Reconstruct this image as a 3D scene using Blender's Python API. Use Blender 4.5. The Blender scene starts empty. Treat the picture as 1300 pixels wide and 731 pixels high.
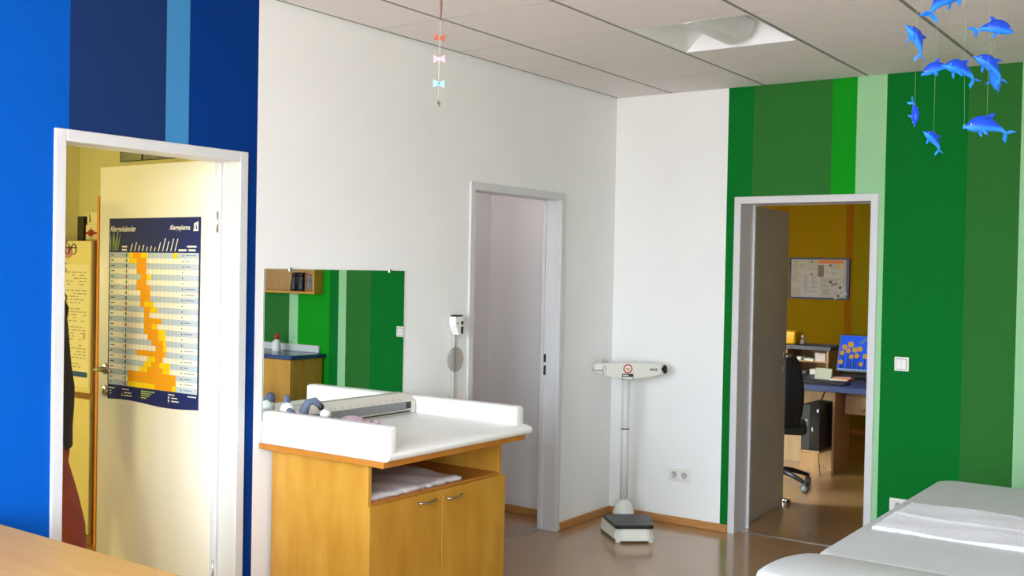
import bpy, bmesh, math, random
from mathutils import Matrix, Vector

random.seed(7)
scene = bpy.context.scene
col = scene.collection
PI = math.pi
H = 2.7695          # ceiling height
RW = 4.6            # room width (x)
RL = 6.75           # room length (y from -RL to 0)

# ------------------------------------------------------------------ camera
yaw, pitch, roll = 0.6168, -0.0167, 0.0189
fwd = Vector((-math.sin(yaw) * math.cos(pitch), math.cos(yaw) * math.cos(pitch), math.sin(pitch)))
rgt = Vector((math.cos(yaw), math.sin(yaw), 0))
upv = rgt.cross(fwd)
r2 = rgt * math.cos(roll) + upv * math.sin(roll)
u2 = -rgt * math.sin(roll) + upv * math.cos(roll)
cam_data = bpy.data.cameras.new('camera')
cam_data.sensor_width = 36
cam_data.lens = 1349.28 / 1300 * 36
cam_data.clip_start = 0.05
cam = bpy.data.objects.new('camera', cam_data)
m = Matrix.Identity(4)
for i in range(3):
    m[i][0] = r2[i]; m[i][1] = u2[i]; m[i][2] = -fwd[i]
m[0][3], m[1][3], m[2][3] = 3.5541, -6.1833, 1.6119
cam.matrix_world = m
col.objects.link(cam)
scene.camera = cam

# ------------------------------------------------------------------ world, lights, exposure
world = bpy.data.worlds.new('world')
scene.world = world
world.use_nodes = True
wn = world.node_tree
bg = wn.nodes['Background']
tcw = wn.nodes.new('ShaderNodeTexCoord'); sxw = wn.nodes.new('ShaderNodeSeparateXYZ'); rpw = wn.nodes.new('ShaderNodeValToRGB'); mrw = wn.nodes.new('ShaderNodeMapRange')
mrw.inputs[1].default_value = -1; mrw.inputs[2].default_value = 1
wn.links.new(tcw.outputs['Generated'], sxw.inputs[0]); wn.links.new(sxw.outputs['Z'], mrw.inputs[0]); wn.links.new(mrw.outputs[0], rpw.inputs['Fac'])
cr = rpw.color_ramp
cr.elements[0].position = 0.0; cr.elements[0].color = (0.50, 0.50, 0.50, 1)
cr.elements[1].position = 1.0; cr.elements[1].color = (0.76, 0.89, 1.0, 1)
for p_, c_ in ((0.485, (0.50, 0.50, 0.50, 1)), (0.505, (0.58, 0.665, 0.75, 1)), (0.66, (0.77, 0.885, 1.0, 1))):
    e_ = cr.elements.new(p_); e_.color = c_
wn.links.new(rpw.outputs['Color'], bg.inputs[0])
bg.inputs[1].default_value = 32.0
scene.view_settings.view_transform = 'Standard'
scene.view_settings.look = 'None'
scene.view_settings.gamma = 1
scene.view_settings.use_curve_mapping = False
scene.view_settings.exposure = 0.0


def area_light(name, loc, direction, sx, sy, power, color, spread=PI):
    d = bpy.data.lights.new(name, 'AREA')
    d.shape = 'RECTANGLE'; d.size = sx; d.size_y = sy
    d.energy = power; d.color = color; d.spread = spread
    o = bpy.data.objects.new(name, d)
    o.location = loc
    o.rotation_euler = Vector(direction).to_track_quat('-Z', 'Y').to_euler()
    col.objects.link(o)
    return o


# daylight comes from the sky through the windows; portals only guide the sampling


def portal(name, loc, direction, sx, sy):
    o = area_light(name, loc, direction, sx, sy, 1.0, (1, 1, 1))
    o.data.cycles.is_portal = True


portal('window_portal', (1.575, -RL - 0.01, 1.55), (0, 1, 0), 2.25, 2.1)
portal('window_portal', (3.90, -RL - 0.01, 1.55), (0, 1, 0), 0.9, 2.1)


# ------------------------------------------------------------------ materials
def lin(c):
    return tuple(((v / 255) / 12.92 if v / 255 <= 0.04045 else ((v / 255 + 0.055) / 1.055) ** 2.4) for v in c)


MATS = {}


def mat(name, rgb, rough=0.6, spec=0.5, metal=0.0, vary=0.06, scale=8.0, bump=0.0, bscale=60.0, coat=0.0,
        emit=0.0, stretch=None, rgb2=None, detail=3.0, sheen=0.0, trans=0.0):
    """Procedural principled material; rgb is sRGB 0..255 of the surface itself."""
    if name in MATS:
        return MATS[name]
    mt = bpy.data.materials.new(name)
    mt.use_nodes = True
    nt = mt.node_tree
    b = nt.nodes['Principled BSDF']
    b.inputs['Roughness'].default_value = rough
    b.inputs['Metallic'].default_value = metal
    b.inputs['Specular IOR Level'].default_value = spec
    b.inputs['Coat Weight'].default_value = coat
    b.inputs['Coat Roughness'].default_value = 0.15
    b.inputs['Sheen Weight'].default_value = sheen
    b.inputs['Transmission Weight'].default_value = trans
    c = lin(rgb)
    tc = nt.nodes.new('ShaderNodeTexCoord')
    mp = nt.nodes.new('ShaderNodeMapping')
    nt.links.new(tc.outputs['Object'], mp.inputs['Vector'])
    if stretch:
        mp.inputs['Scale'].default_value = stretch
    if vary > 0 or rgb2:
        n = nt.nodes.new('ShaderNodeTexNoise')
        n.inputs['Scale'].default_value = scale
        n.inputs['Detail'].default_value = detail
        nt.links.new(mp.outputs['Vector'], n.inputs['Vector'])
        r = nt.nodes.new('ShaderNodeValToRGB')
        r.color_ramp.elements[0].position = 0.3
        r.color_ramp.elements[1].position = 0.7
        c2 = lin(rgb2) if rgb2 else tuple(min(1, v * (1 + vary)) for v in c)
        c1 = c if rgb2 else tuple(v * (1 - vary) for v in c)
        r.color_ramp.elements[0].color = (*c1, 1)
        r.color_ramp.elements[1].color = (*c2, 1)
        nt.links.new(n.outputs['Fac'], r.inputs['Fac'])
        nt.links.new(r.outputs['Color'], b.inputs['Base Color'])
        if emit:
            nt.links.new(r.outputs['Color'], b.inputs['Emission Color'])
    else:
        b.inputs['Base Color'].default_value = (*c, 1)
        b.inputs['Emission Color'].default_value = (*c, 1)
    b.inputs['Emission Strength'].default_value = emit
    if bump > 0:
        n2 = nt.nodes.new('ShaderNodeTexNoise')
        n2.inputs['Scale'].default_value = bscale
        n2.inputs['Detail'].default_value = 2
        nt.links.new(mp.outputs['Vector'], n2.inputs['Vector'])
        bp = nt.nodes.new('ShaderNodeBump')
        bp.inputs['Strength'].default_value = bump
        bp.inputs['Distance'].default_value = 0.01
        nt.links.new(n2.outputs['Fac'], bp.inputs['Height'])
        nt.links.new(bp.outputs['Normal'], b.inputs['Normal'])
    MATS[name] = mt
    return mt


def flat(name, rgb, rough=0.6, emit=0.0, **k):
    return mat(name, rgb, rough, vary=0, emit=emit, **k)


def wall_paint(name, rgb):
    return mat(name, rgb, 0.8, spec=0.1, vary=0.015, scale=2.0, bump=0.12, bscale=140)


WHITE = wall_paint('white_wall_paint', (241, 241, 238))
CREAM = wall_paint('cream_wall_paint', (240, 236, 194))
GREY_WHITE = wall_paint('store_wall_paint', (228, 224, 224))
YELLOW = wall_paint('yellow_wall_paint', (152, 118, 0))
YELLOW2 = wall_paint('olive_yellow_wall_paint', (138, 118, 2))
ORANGE = wall_paint('orange_stripe_paint', (146, 90, 2))
BLUE_A = wall_paint('bright_blue_paint', (0, 84, 180))
BLUE_B = wall_paint('navy_blue_paint', (24, 49, 98))
BLUE_C = wall_paint('light_blue_paint', (64, 133, 184))
BLUE_D = wall_paint('deep_blue_paint', (0, 49, 122))
GREEN_A = wall_paint('leaf_green_paint', (4, 112, 38))
GREEN_B = wall_paint('moss_green_paint', (46, 112, 46))
GREEN_C = wall_paint('vivid_green_paint', (16, 148, 26))
GREEN_D = wall_paint('mint_green_paint', (156, 206, 156))
LACQUER = mat('white_lacquer', (212, 212, 212), 0.35, vary=0.01)
LEAF = mat('door_leaf_white', (232, 230, 222), 0.45, vary=0.01)
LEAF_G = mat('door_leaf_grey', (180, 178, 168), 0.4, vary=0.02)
TILE = mat('ceiling_tile_mineral_fibre', (234, 228, 224), 0.9, spec=0.1, vary=0.05, scale=90, bump=0.25, bscale=220)
RUNNER = mat('ceiling_runner_grey', (134, 136, 128), 0.6, vary=0.02)
CORK = mat('cork_floor', (150, 110, 68), 0.33, spec=0.5, rgb2=(182, 142, 94), scale=140, detail=6, coat=0.9, bump=0.05, bscale=200)
SKIRT = mat('beech_skirting', (176, 122, 66), 0.45, rgb2=(192, 138, 80), scale=12, stretch=(1, 1, 8))
BIRCH = mat('birch_veneer', (184, 128, 38), 0.38, rgb2=(206, 154, 62), scale=4, stretch=(2.5, 2.5, 0.7), detail=4, coat=0.15)
BIRCH_F = mat('birch_front_veneer', (182, 128, 38), 0.36, rgb2=(203, 151, 58), scale=4, stretch=(2.5, 2.5, 0.8), detail=4, coat=0.15)
BIRCH_E = mat('birch_edge', (180, 112, 36), 0.45, rgb2=(192, 126, 48), scale=20)
DESKW = mat('maple_desk_veneer', (184, 138, 72), 0.45, rgb2=(194, 150, 82), scale=6, stretch=(0.5, 4, 4), detail=4, spec=0.4)
VINYL = mat('white_vinyl', (244, 243, 238), 0.42, vary=0.01, bump=0.06, bscale=300)
GREYV = mat('grey_white_vinyl', (212, 216, 216), 0.5, vary=0.02, bump=0.08, bscale=350)
TERRY = mat('white_terry', (246, 246, 250), 0.95, spec=0.1, vary=0.03, scale=60, bump=0.6, bscale=260, sheen=0.3)
STEEL = flat('brushed_steel', (190, 190, 186), 0.3, metal=1.0)
CHROME = flat('chrome', (225, 225, 225), 0.12, metal=1.0)
MIRROR = flat('mirror_silver', (238, 244, 240), 0.01, metal=1.0)
DARK = flat('black_plastic', (18, 18, 20), 0.4)
DARK2 = flat('dark_gap', (38, 36, 34), 0.7)
SWITCHW = flat('switch_white', (236, 234, 226), 0.35)


# ------------------------------------------------------------------ geometry helpers
class MB:
    """collects shapes (world or local coordinates) for ONE mesh object"""

    def __init__(self):
        self.bm = bmesh.new()
        self.mi = 0

    def _merge(self, tb, M=None):
        if M is not None:
            bmesh.ops.transform(tb, matrix=M, verts=tb.verts)
        vm = {v: self.bm.verts.new(v.co) for v in tb.verts}
        for f in tb.faces:
            try:
                nf = self.bm.faces.new([vm[v] for v in f.verts])
                nf.material_index = self.mi
                nf.smooth = f.smooth
            except ValueError:
                pass
        tb.free()
        return self

    def box(self, x0, x1, y0, y1, z0, z1, bev=0.0, seg=1, M=None, smooth=False):
        tb = bmesh.new()
        vs = [tb.verts.new((x, y, z)) for z in (z0, z1) for y in (y0, y1) for x in (x0, x1)]
        for q in ((0, 2, 3, 1), (4, 5, 7, 6), (0, 1, 5, 4), (2, 6, 7, 3), (0, 4, 6, 2), (1, 3, 7, 5)):
            tb.faces.new([vs[i] for i in q])
        if bev > 0:
            bmesh.ops.bevel(tb, geom=list(tb.edges), offset=bev, segments=seg, affect='EDGES', profile=0.5)
        if smooth:
            for f in tb.faces:
                f.smooth = True
        return self._merge(tb, M)

    def quad(self, a, b, c, d):
        vs = [self.bm.verts.new(p) for p in (a, b, c, d)]
        f = self.bm.faces.new(vs); f.material_index = self.mi
        return self

    def poly(self, pts):
        f = self.bm.faces.new([self.bm.verts.new(p) for p in pts]); f.material_index = self.mi
        return self

    def prism(self, pts, axis, a, b, bev=0.0, seg=2, M=None, smooth=False):
        """polygon pts (2D) extruded along axis from a to b"""
        def mk(p, t):
            return {'x': (t, p[0], p[1]), 'y': (p[0], t, p[1]), 'z': (p[0], p[1], t)}[axis]
        tb = bmesh.new()
        A = [tb.verts.new(mk(p, a)) for p in pts]
        B = [tb.verts.new(mk(p, b)) for p in pts]
        tb.faces.new(A[::-1]); tb.faces.new(B)
        n = len(pts)
        for i in range(n):
            tb.faces.new((A[i], A[(i + 1) % n], B[(i + 1) % n], B[i]))
        bmesh.ops.recalc_face_normals(tb, faces=tb.faces)
        if bev > 0:
            bmesh.ops.bevel(tb, geom=list(tb.edges), offset=bev, segments=seg, affect='EDGES', profile=0.5)
        if smooth:
            for f in tb.faces:
                f.smooth = True
        return self._merge(tb, M)

    def lathe(self, prof, c=(0, 0, 0), n=20, M=None, smooth=True):
        """profile [(r,z)...] around z through c"""
        tb = bmesh.new()
        rings = []
        for r, z in prof:
            if r < 1e-6:
                rings.append([tb.verts.new((c[0], c[1], c[2] + z))])
            else:
                rings.append([tb.verts.new((c[0] + r * math.cos(2 * PI * k / n), c[1] + r * math.sin(2 * PI * k / n), c[2] + z)) for k in range(n)])
        for A, B in zip(rings, rings[1:]):
            for k in range(n):
                k2 = (k + 1) % n
                q = []
                for v in (A[k % len(A)], A[k2 % len(A)], B[k2 % len(B)], B[k % len(B)]):
                    if v not in q:
                        q.append(v)
                if len(q) >= 3:
                    f = tb.faces.new(q); f.smooth = smooth
        for R in (rings[0], rings[-1]):
            if len(R) > 1:
                tb.faces.new(R)
        bmesh.ops.recalc_face_normals(tb, faces=tb.faces)
        return self._merge(tb, M)

    def cyl(self, p, q, r, n=14, r1=None, smooth=True):
        p, q = Vector(p), Vector(q)
        d = q - p
        M = Matrix.Translation(p) @ d.to_track_quat('Z', 'Y').to_matrix().to_4x4()
        return self.lathe([(r, 0), (r if r1 is None else r1, d.length)], n=n, M=M, smooth=smooth)

    def tube(self, pts, r, n=8, closed=False):
        """round bar along a path; r number or list"""
        pts = [Vector(p) for p in pts]
        N = len(pts)
        rr = r if isinstance(r, (list, tuple)) else [r] * N
        tb = bmesh.new()
        rings = []
        up = Vector((0, 0, 1))
        prev = None
        for i, p in enumerate(pts):
            if closed:
                t = pts[(i + 1) % N] - pts[i - 1]
            else:
                t = pts[min(i + 1, N - 1)] - pts[max(i - 1, 0)]
            t.normalize()
            if prev is None:
                a = t.orthogonal().normalized()
            else:
                a = (prev - t * prev.dot(t))
                a = a.normalized() if a.length > 1e-6 else t.orthogonal().normalized()
            prev = a
            b = t.cross(a)
            rings.append([tb.verts.new(p + (a * math.cos(2 * PI * k / n) + b * math.sin(2 * PI * k / n)) * rr[i]) for k in range(n)])
        pr = list(zip(rings, rings[1:])) + ([(rings[-1], rings[0])] if closed else [])
        for A, B in pr:
            for k in range(n):
                f = tb.faces.new((A[k], A[(k + 1) % n], B[(k + 1) % n], B[k])); f.smooth = True
        if not closed:
            tb.faces.new(rings[0]); tb.faces.new(rings[-1])
        bmesh.ops.recalc_face_normals(tb, faces=tb.faces)
        return self._merge(tb)

    def ell(self, c, r, M=None, n=16, m=10):
        prof = [(math.sin(PI * i / m), -math.cos(PI * i / m)) for i in range(m + 1)]
        prof[0] = (0, -1); prof[-1] = (0, 1)
        S = Matrix.Translation(c) @ (M or Matrix.Identity(4)) @ Matrix.Diagonal((*r, 1))
        return self.lathe(prof, n=n, M=S)

    def disc(self, c, normal, r, n=20, thick=0.001):
        c = Vector(c); nn = Vector(normal).normalized()
        return self.cyl(c, c + nn * thick, r, n=n, smooth=False)

    def build(self, name, mats, parent=None, world=True, smooth=None):
        me = bpy.data.meshes.new(name)
        if parent is not None and world:
            bmesh.ops.transform(self.bm, matrix=WM[parent.name].inverted(), verts=self.bm.verts)
        self.bm.to_mesh(me); self.bm.free()
        for mm in (mats if isinstance(mats, (list, tuple)) else [mats]):
            me.materials.append(mm)
        if smooth:
            for p in me.polygons:
                p.use_smooth = True
        o = bpy.data.objects.new(name, me)
        col.objects.link(o)
        if parent is not None:
            o.parent = parent
            WM[o.name] = WM[parent.name].copy()
        else:
            WM[o.name] = Matrix.Identity(4)
        return o


WM = {}


def thing(name, label, cat, loc=(0, 0, 0), rotz=0.0, group=None):
    o = bpy.data.objects.new(name, None)
    o.empty_display_size = 0.1
    col.objects.link(o)
    o.location = loc; o.rotation_euler = (0, 0, rotz)
    WM[o.name] = Matrix.Translation(loc) @ Matrix.Rotation(rotz, 4, 'Z')
    tag(o, label, cat, group)
    return o


def tag(o, label, cat, group=None):
    o['label'] = label; o['category'] = cat
    if group:
        o['group'] = group
    return o


def struct_empty(name, loc=(0, 0, 0)):
    o = bpy.data.objects.new(name, None)
    o.empty_display_size = 0.1
    col.objects.link(o); o.location = loc
    WM[o.name] = Matrix.Translation(loc)
    o['kind'] = 'structure'
    return o


def struct(name, mb, mats, parent=None):
    o = mb.build(name, mats, parent)
    if parent is None:
        o['kind'] = 'structure'
    return o


def origin_to(o, p):
    """move a top-level mesh's origin to its base point p without moving the mesh"""
    p = Vector(p)
    o.data.transform(Matrix.Translation(-p)); o.location = p
    WM[o.name] = Matrix.Translation(p)
    return o


def text(s, size, material, parent, M, name='lettering', extrude=0.0, align='LEFT', shear=0.0, sx=1.0):
    cu = bpy.data.curves.new('tmp_text', 'FONT')
    cu.body = s; cu.size = size; cu.align_x = align; cu.shear = shear
    cu.extrude = extrude
    cu.offset = size * 0.018
    cu.resolution_u = 3
    tmp = bpy.data.objects.new('tmp_text', cu)
    col.objects.link(tmp)
    bpy.context.view_layer.update()
    dg = bpy.context.evaluated_depsgraph_get()
    me = bpy.data.meshes.new_from_object(tmp.evaluated_get(dg))
    bpy.data.objects.remove(tmp); bpy.data.curves.remove(cu)
    me.name = name
    me.transform(WM[parent.name].inverted() @ M @ Matrix.Diagonal((sx, 1, 1, 1)))
    me.materials.clear(); me.materials.append(material)
    o = bpy.data.objects.new(name, me)
    col.objects.link(o); o.parent = parent
    WM[o.name] = WM[parent.name].copy()
    return o


def frame_xz(x, y, z, rotz=0.0):
    """text plane standing upright facing -y (local x -> world x, local y -> world z)"""
    return Matrix.Translation((x, y, z)) @ Matrix.Rotation(rotz, 4, 'Z') @ Matrix.Rotation(PI / 2, 4, 'X')


# ================================================================== STRUCTURE
D1 = (-4.026, -3.1414)      # outer frame extents
D2 = (-1.5867, -0.6293)
D3 = (0.8544, 1.7353)
DH = 2.092                  # frame top
FW = 0.044                  # casing width
TA, TB = 0.11, 0.20         # wall thicknesses
TOP = H + 0.12

# floor (runs on through the doors)
struct('floor', MB().box(-4.2, RW + 0.2, -RL - 0.2, 5.2, -0.12, 0.0), CORK)

# wall_left: painted blue and white, doors 1 and 2
bands_a = [(-RL, -3.9672, BLUE_A), (-3.9672, -3.5535, BLUE_B), (-3.5535, -3.4435, BLUE_C), (-3.4435, -3.0858, BLUE_D), (-3.0858, 0.0, WHITE)]
bands_b = [(0.0, 0.7987, WHITE), (0.7987, 0.9643, GREEN_A), (0.9643, 1.4527, GREEN_B), (1.4527, 1.5969, GREEN_C), (1.5969, 1.7663, GREEN_D),
           (1.7663, 2.2052, GREEN_A), (2.2052, 2.472, GREEN_B), (2.472, 2.556, GREEN_D), (2.556, 2.655, GREEN_A), (2.655, 3.022, GREEN_C),
           (3.022, 3.126, GREEN_D), (3.126, 3.75, GREEN_B), (3.75, RW, GREEN_A)]


def holes(lo, hi, doors):
    """split [lo,hi] at door edges -> (a,b,z0)"""
    cuts = sorted({lo, hi, *[c for d in doors for c in d if lo < c < hi]})
    out = []
    for a, b in zip(cuts, cuts[1:]):
        mid = (a + b) / 2
        z0 = DH - 0.03 if any(d[0] < mid < d[1] for d in doors) else 0.0
        out.append((a, b, z0))
    return out


IN = 0.03
da = [(D1[0] + IN, D1[1] - IN), (D2[0] + IN, D2[1] - IN)]
db = [(D3[0] + IN, D3[1] - IN)]
w = MB(); mats = []
for a, b, mm in bands_a:
    if mm not in mats:
        mats.append(mm)
    w.mi = mats.index(mm)
    for p, q, z0 in holes(a, b, da):
        w.box(-0.03, 0.0, p, q, z0, TOP)
for (a, b, mm) in ((-RL - 0.2, -1.7, CREAM), (-1.7, 0.0, GREY_WHITE)):
    mats.append(mm); w.mi = len(mats) - 1
    for p, q, z0 in holes(a, b, da):
        w.box(-TA, -0.0301, p, q, z0, TOP)
struct('wall_left', w, mats)

w = MB(); mats = []
for a, b, mm in bands_b:
    if mm not in mats:
        mats.append(mm)
    w.mi = mats.index(mm)
    for p, q, z0 in holes(a, b, db):
        w.box(p, q, 0.0, 0.03, z0, TOP)
mats.append(YELLOW); w.mi = len(mats) - 1
for p, q, z0 in holes(-TA, RW, db):
    w.box(p, q, 0.0301, TB, z0, TOP)
struct('wall_far', w, mats)

struct('wall_right', MB().box(RW, RW + 0.2, -RL - 0.2, 0.2, 0, TOP), WHITE)
# wall behind the camera with window openings, rightmost added to brighten far corner
WINS = [(0.45, 1.55), (1.61, 2.70), (3.45, 4.35)]
WZ0, WZ1 = 0.50, 2.60
w = MB()
w.box(0, RW, -RL - 0.2, -RL, 0, WZ0).box(0, RW, -RL - 0.2, -RL, WZ1, TOP)
for a, b in ((0, WINS[0][0]), (WINS[0][1], WINS[1][0]), (WINS[1][1], WINS[2][0]), (WINS[2][1], RW)):
    w.box(a, b, -RL - 0.2, -RL, WZ0, WZ1)
struct('wall_back', w, WHITE)

GLASS = bpy.data.materials.new('window_glass')
GLASS.use_nodes = True
nt = GLASS.node_tree
for n in list(nt.nodes):
    if n.type != 'OUTPUT_MATERIAL':
        nt.nodes.remove(n)
tr = nt.nodes.new('ShaderNodeBsdfTransparent'); gl = nt.nodes.new('ShaderNodeBsdfGlossy'); mx = nt.nodes.new('ShaderNodeMixShader')
gl.inputs['Roughness'].default_value = 0.02; mx.inputs[0].default_value = 0.06
nt.links.new(tr.outputs[0], mx.inputs[1]); nt.links.new(gl.outputs[0], mx.inputs[2])
nt.links.new(mx.outputs[0], [n for n in nt.nodes if n.type == 'OUTPUT_MATERIAL'][0].inputs[0])

for i, (a, b) in enumerate(WINS):
    wd = struct_empty('window_%d' % (i + 1), ((a + b) / 2, -RL, WZ0))
    y0, y1 = -RL - 0.10, -RL - 0.04
    f = MB()
    f.box(a, b, y0, y1, WZ0, WZ0 + 0.06).box(a, b, y0, y1, WZ1 - 0.06, WZ1)
    mid = (a + b) / 2
    for c in (a, mid - 0.04, b - 0.06):
        f.box(c, c + (0.08 if c == mid - 0.04 else 0.06), y0, y1, WZ0 + 0.06, WZ1 - 0.06)
    f.build('window_frame', LACQUER, wd)
    for c, d in ((a + 0.06, mid - 0.04), (mid + 0.04, b - 0.06)):
        MB().box(c, d, y0 + 0.02, y0 + 0.026, WZ0 + 0.06, WZ1 - 0.06).build('pane', GLASS, wd)
    MB().box(a - 0.04, b + 0.04, -RL, -RL + 0.16, WZ0 - 0.03, WZ0, 0.006).build('window_sill', LACQUER, wd)

# ceiling: slab with runners, tiles let in as parts
S = 0.625
OX, OY = 0.4064, 0.4712
LX0, LX1 = OX + S, OX + 2 * S               # cell of the ceiling light
LY0, LY1 = -(OY + 2 * S), -(OY + S)
c = MB()
zc0, zc1 = H + 0.0007, TOP + 0.08
c.box(0, LX0 + 0.009, -RL, 0, zc0, zc1).box(LX1 - 0.009, RW, -RL, 0, zc0, zc1)
c.box(LX0 + 0.009, LX1 - 0.009, -RL, LY0 + 0.0025, zc0, zc1).box(LX0 + 0.009, LX1 - 0.009, LY1 - 0.0025, 0, zc0, zc1)
ceil = struct('ceiling', c, RUNNER)
xs = [0.0] + [OX + i * S for i in range(7) if OX + i * S < RW - 0.05] + [RW]
ys = [0.0] + [-(OY + i * S) for i in range(12) if OY + i * S < RL - 0.05] + [-RL]
gx, gy = 0.010, 0.0028
cache = {}
for i in range(len(xs) - 1):
    for j in range(len(ys) - 1):
        x0, x1, y1, y0 = xs[i], xs[i + 1], ys[j], ys[j + 1]
        if abs(x0 - LX0) < 0.01 and abs(y0 - LY0) < 0.01:
            continue
        a, b = (gx if i else 0.018), (gx if i < len(xs) - 2 else 0.002)
        cc, d = (gy if j < len(ys) - 2 else 0.002), (gy if j else 0.005)
        X0, X1, Y0, Y1 = x0 + a, x1 - b, y0 + cc, y1 - d
        key = (round(X1 - X0, 3), round(Y1 - Y0, 3))
        if key not in cache:
            t = MB().box(-key[0] / 2, key[0] / 2, -key[1] / 2, key[1] / 2, 0, 0.0006).build('tile', TILE, ceil, world=False)
            cache[key] = t
        else:
            t = cache[key].copy(); col.objects.link(t); t.parent = ceil
        t.location = ((X0 + X1) / 2, (Y0 + Y1) / 2, H)

# rooms beyond the doors -------------------------------------------------
# room behind door 1 (cream)
struct('wall_cream_room_end', MB().box(-2.83, -2.71, -5.7, -2.1, 0, 2.65), CREAM)
struct('wall_cream_room_side', MB().box(-2.71, -TA, -2.2, -2.1, 0, 2.65), CREAM)
struct('wall_cream_room_back', MB().box(-2.71, -TA, -5.7, -5.6, 0, 2.65), CREAM)
struct('ceiling_cream_room', MB().box(-2.83, -TA, -5.7, -2.1, 2.65, 2.75), WHITE)
# little room behind door 2
struct('wall_store_end', MB().box(-0.83, -0.73, -1.7, -0.3, 0, 2.65), GREY_WHITE)
struct('wall_store_side', MB().box(-0.73, -TA, -0.405, -0.3, 0, 2.65), GREY_WHITE)
struct('wall_store_near', MB().box(-0.73, -TA, -1.7, -1.66, 0, 2.65), GREY_WHITE)
struct('ceiling_store', MB().box(-0.83, -TA, -1.7, -0.3, 2.65, 2.75), WHITE)
# office behind door 3 (yellow)
OYB = 4.75
w = MB(); w.box(-1.6, 0.012, OYB, OYB + 0.1, 0, 2.65); w.mi = 1; w.box(0.012, 0.088, OYB, OYB + 0.1, 0, 2.65); w.mi = 2; w.box(0.088, 2.9, OYB, OYB + 0.1, 0, 2.65)
struct('wall_office_far', w, [YELLOW, ORANGE, YELLOW2])
struct('wall_office_left', MB().box(-1.6, -1.5, TB, OYB, 0, 2.65), YELLOW)
struct('wall_office_right', MB().box(2.6, 2.7, TB, OYB, 0, 2.65), YELLOW)
struct('ceiling_office', MB().box(-1.6, 2.7, TB, OYB, 2.65, 2.75), WHITE)

# baseboards: beech strips
BH, BT = 0.05, 0.014


def base(name, *a):
    struct(name, MB().box(*a, 0.004), SKIRT)


base('baseboard_left', 0, BT, D2[1] + 0.001, 0, 0, BH)
w = MB().box(0, BT, -RL, D1[0] - 0.001, 0, BH, 0.004).box(0, BT, D1[1] + 0.001, D2[0] - 0.001, 0, BH, 0.004)
struct('baseboard_left_near', w, SKIRT)
base('baseboard_far', BT, D3[0] - 0.001, -BT, 0, 0, BH)
base('baseboard_far_right', D3[1] + 0.001, RW, -BT, 0, 0, BH)
base('baseboard_right', RW - BT, RW, -RL, -BT, 0, BH)
base('baseboard_store', -0.73, -TA - 0.02, -0.405 - BT, -0.405, 0, BH)
base('baseboard_office', -1.5, 2.6, OYB - BT, OYB, 0, BH)

# threshold strips
struct('trim_1', MB().box(-0.085, -0.055, D1[0] + 0.04, D1[1] - 0.04, 0, 0.004), STEEL)
struct('trim_2', MB().box(-0.120, -0.092, D2[0] + 0.04, D2[1] - 0.04, 0, 0.004), STEEL)
struct('trim_3', MB().box(D3[0] + 0.05, D3[1] - 0.05, 0.085, 0.105, 0, 0.004), STEEL)


# doors ------------------------------------------------------------------
def door_frame(root, axis, lo, hi, thick, name='frame'):
    """steel frame around an opening; axis 'a' = wall_left (normal +x), 'b' = wall_far (normal -y)"""
    f = MB()

    def bx(u0, u1, d0, d1, z0, z1, bev=0.003):     # u along wall, d = depth out of the wall face (+ into the room)
        if axis == 'a':
            f.box(d0, d1, u0, u1, z0, z1, bev)
        else:
            f.box(u0, u1, -d1, -d0, z0, z1, bev)
    P = 0.012
    for d0, d1 in ((-0.02, P), (-thick - P, -thick + 0.02)):
        bx(lo, lo + FW, d0, d1, 0, DH)
        bx(hi - FW, hi, d0, d1, 0, DH)
        bx(lo + FW, hi - FW, d0, d1, DH - FW, DH)
    # reveal lining
    bx(lo + IN - 0.012, lo + FW - 0.002, -thick + 0.02, -0.02, 0, DH - FW + 0.01, 0)
    bx(hi - FW + 0.002, hi - IN + 0.012, -thick + 0.02, -0.02, 0, DH - FW + 0.01, 0)
    bx(lo + FW - 0.002, hi - FW + 0.002, -thick + 0.02, -0.02, DH - FW + 0.002, DH - IN + 0.012, 0)
    return f.build(name, LACQUER, root)


def seal(root, axis, lo, hi, thick):
    s = MB()
    dd = -thick + 0.012
    for u in (lo + FW, hi - FW - 0.012):
        if axis == 'a':
            s.box(dd - 0.02, dd, u, u + 0.012, 0, DH - FW)
        else:
            s.box(u, u + 0.012, -dd, -dd + 0.02, 0, DH - FW)
    s.build('stop', LACQUER, root)


def lever(parent, M, flip=1):
    """door handle in local coords: leaf face is plane y=0, outwards -y, lever runs to +x*flip"""
    h = MB()
    h.lathe([(0, 0), (0.026, 0), (0.026, 0.006), (0.022, 0.009), (0, 0.009)], M=M @ Matrix.Rotation(PI / 2, 4, 'X'), n=24)
    h.build('handle_plate', STEEL, parent)
    g = MB()
    pts = [(0, -0.005, 0), (0, -0.045, 0), (0.006 * flip, -0.055, 0), (0.02 * flip, -0.06, 0), (0.06 * flip, -0.06, 0), (0.11 * flip, -0.058, 0), (0.118 * flip, -0.05, 0)]
    g.tube([M @ Vector(p) for p in pts], 0.009, 10)
    hd = g.build('handle', STEEL, parent)
    k = MB()
    K = M @ Matrix.Translation((0, 0, -0.105)) @ Matrix.Rotation(PI / 2, 4, 'X')
    k.lathe([(0, 0), (0.026, 0), (0.026, 0.006), (0.022, 0.009), (0, 0.009)], M=K, n=24)
    kp = k.build('keyhole_plate', STEEL, parent)
    MB().box(-0.005, 0.005, -0.0125, 0.0125, 0.0085, 0.0098, M=K).build('keyhole', DARK, kp)


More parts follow.
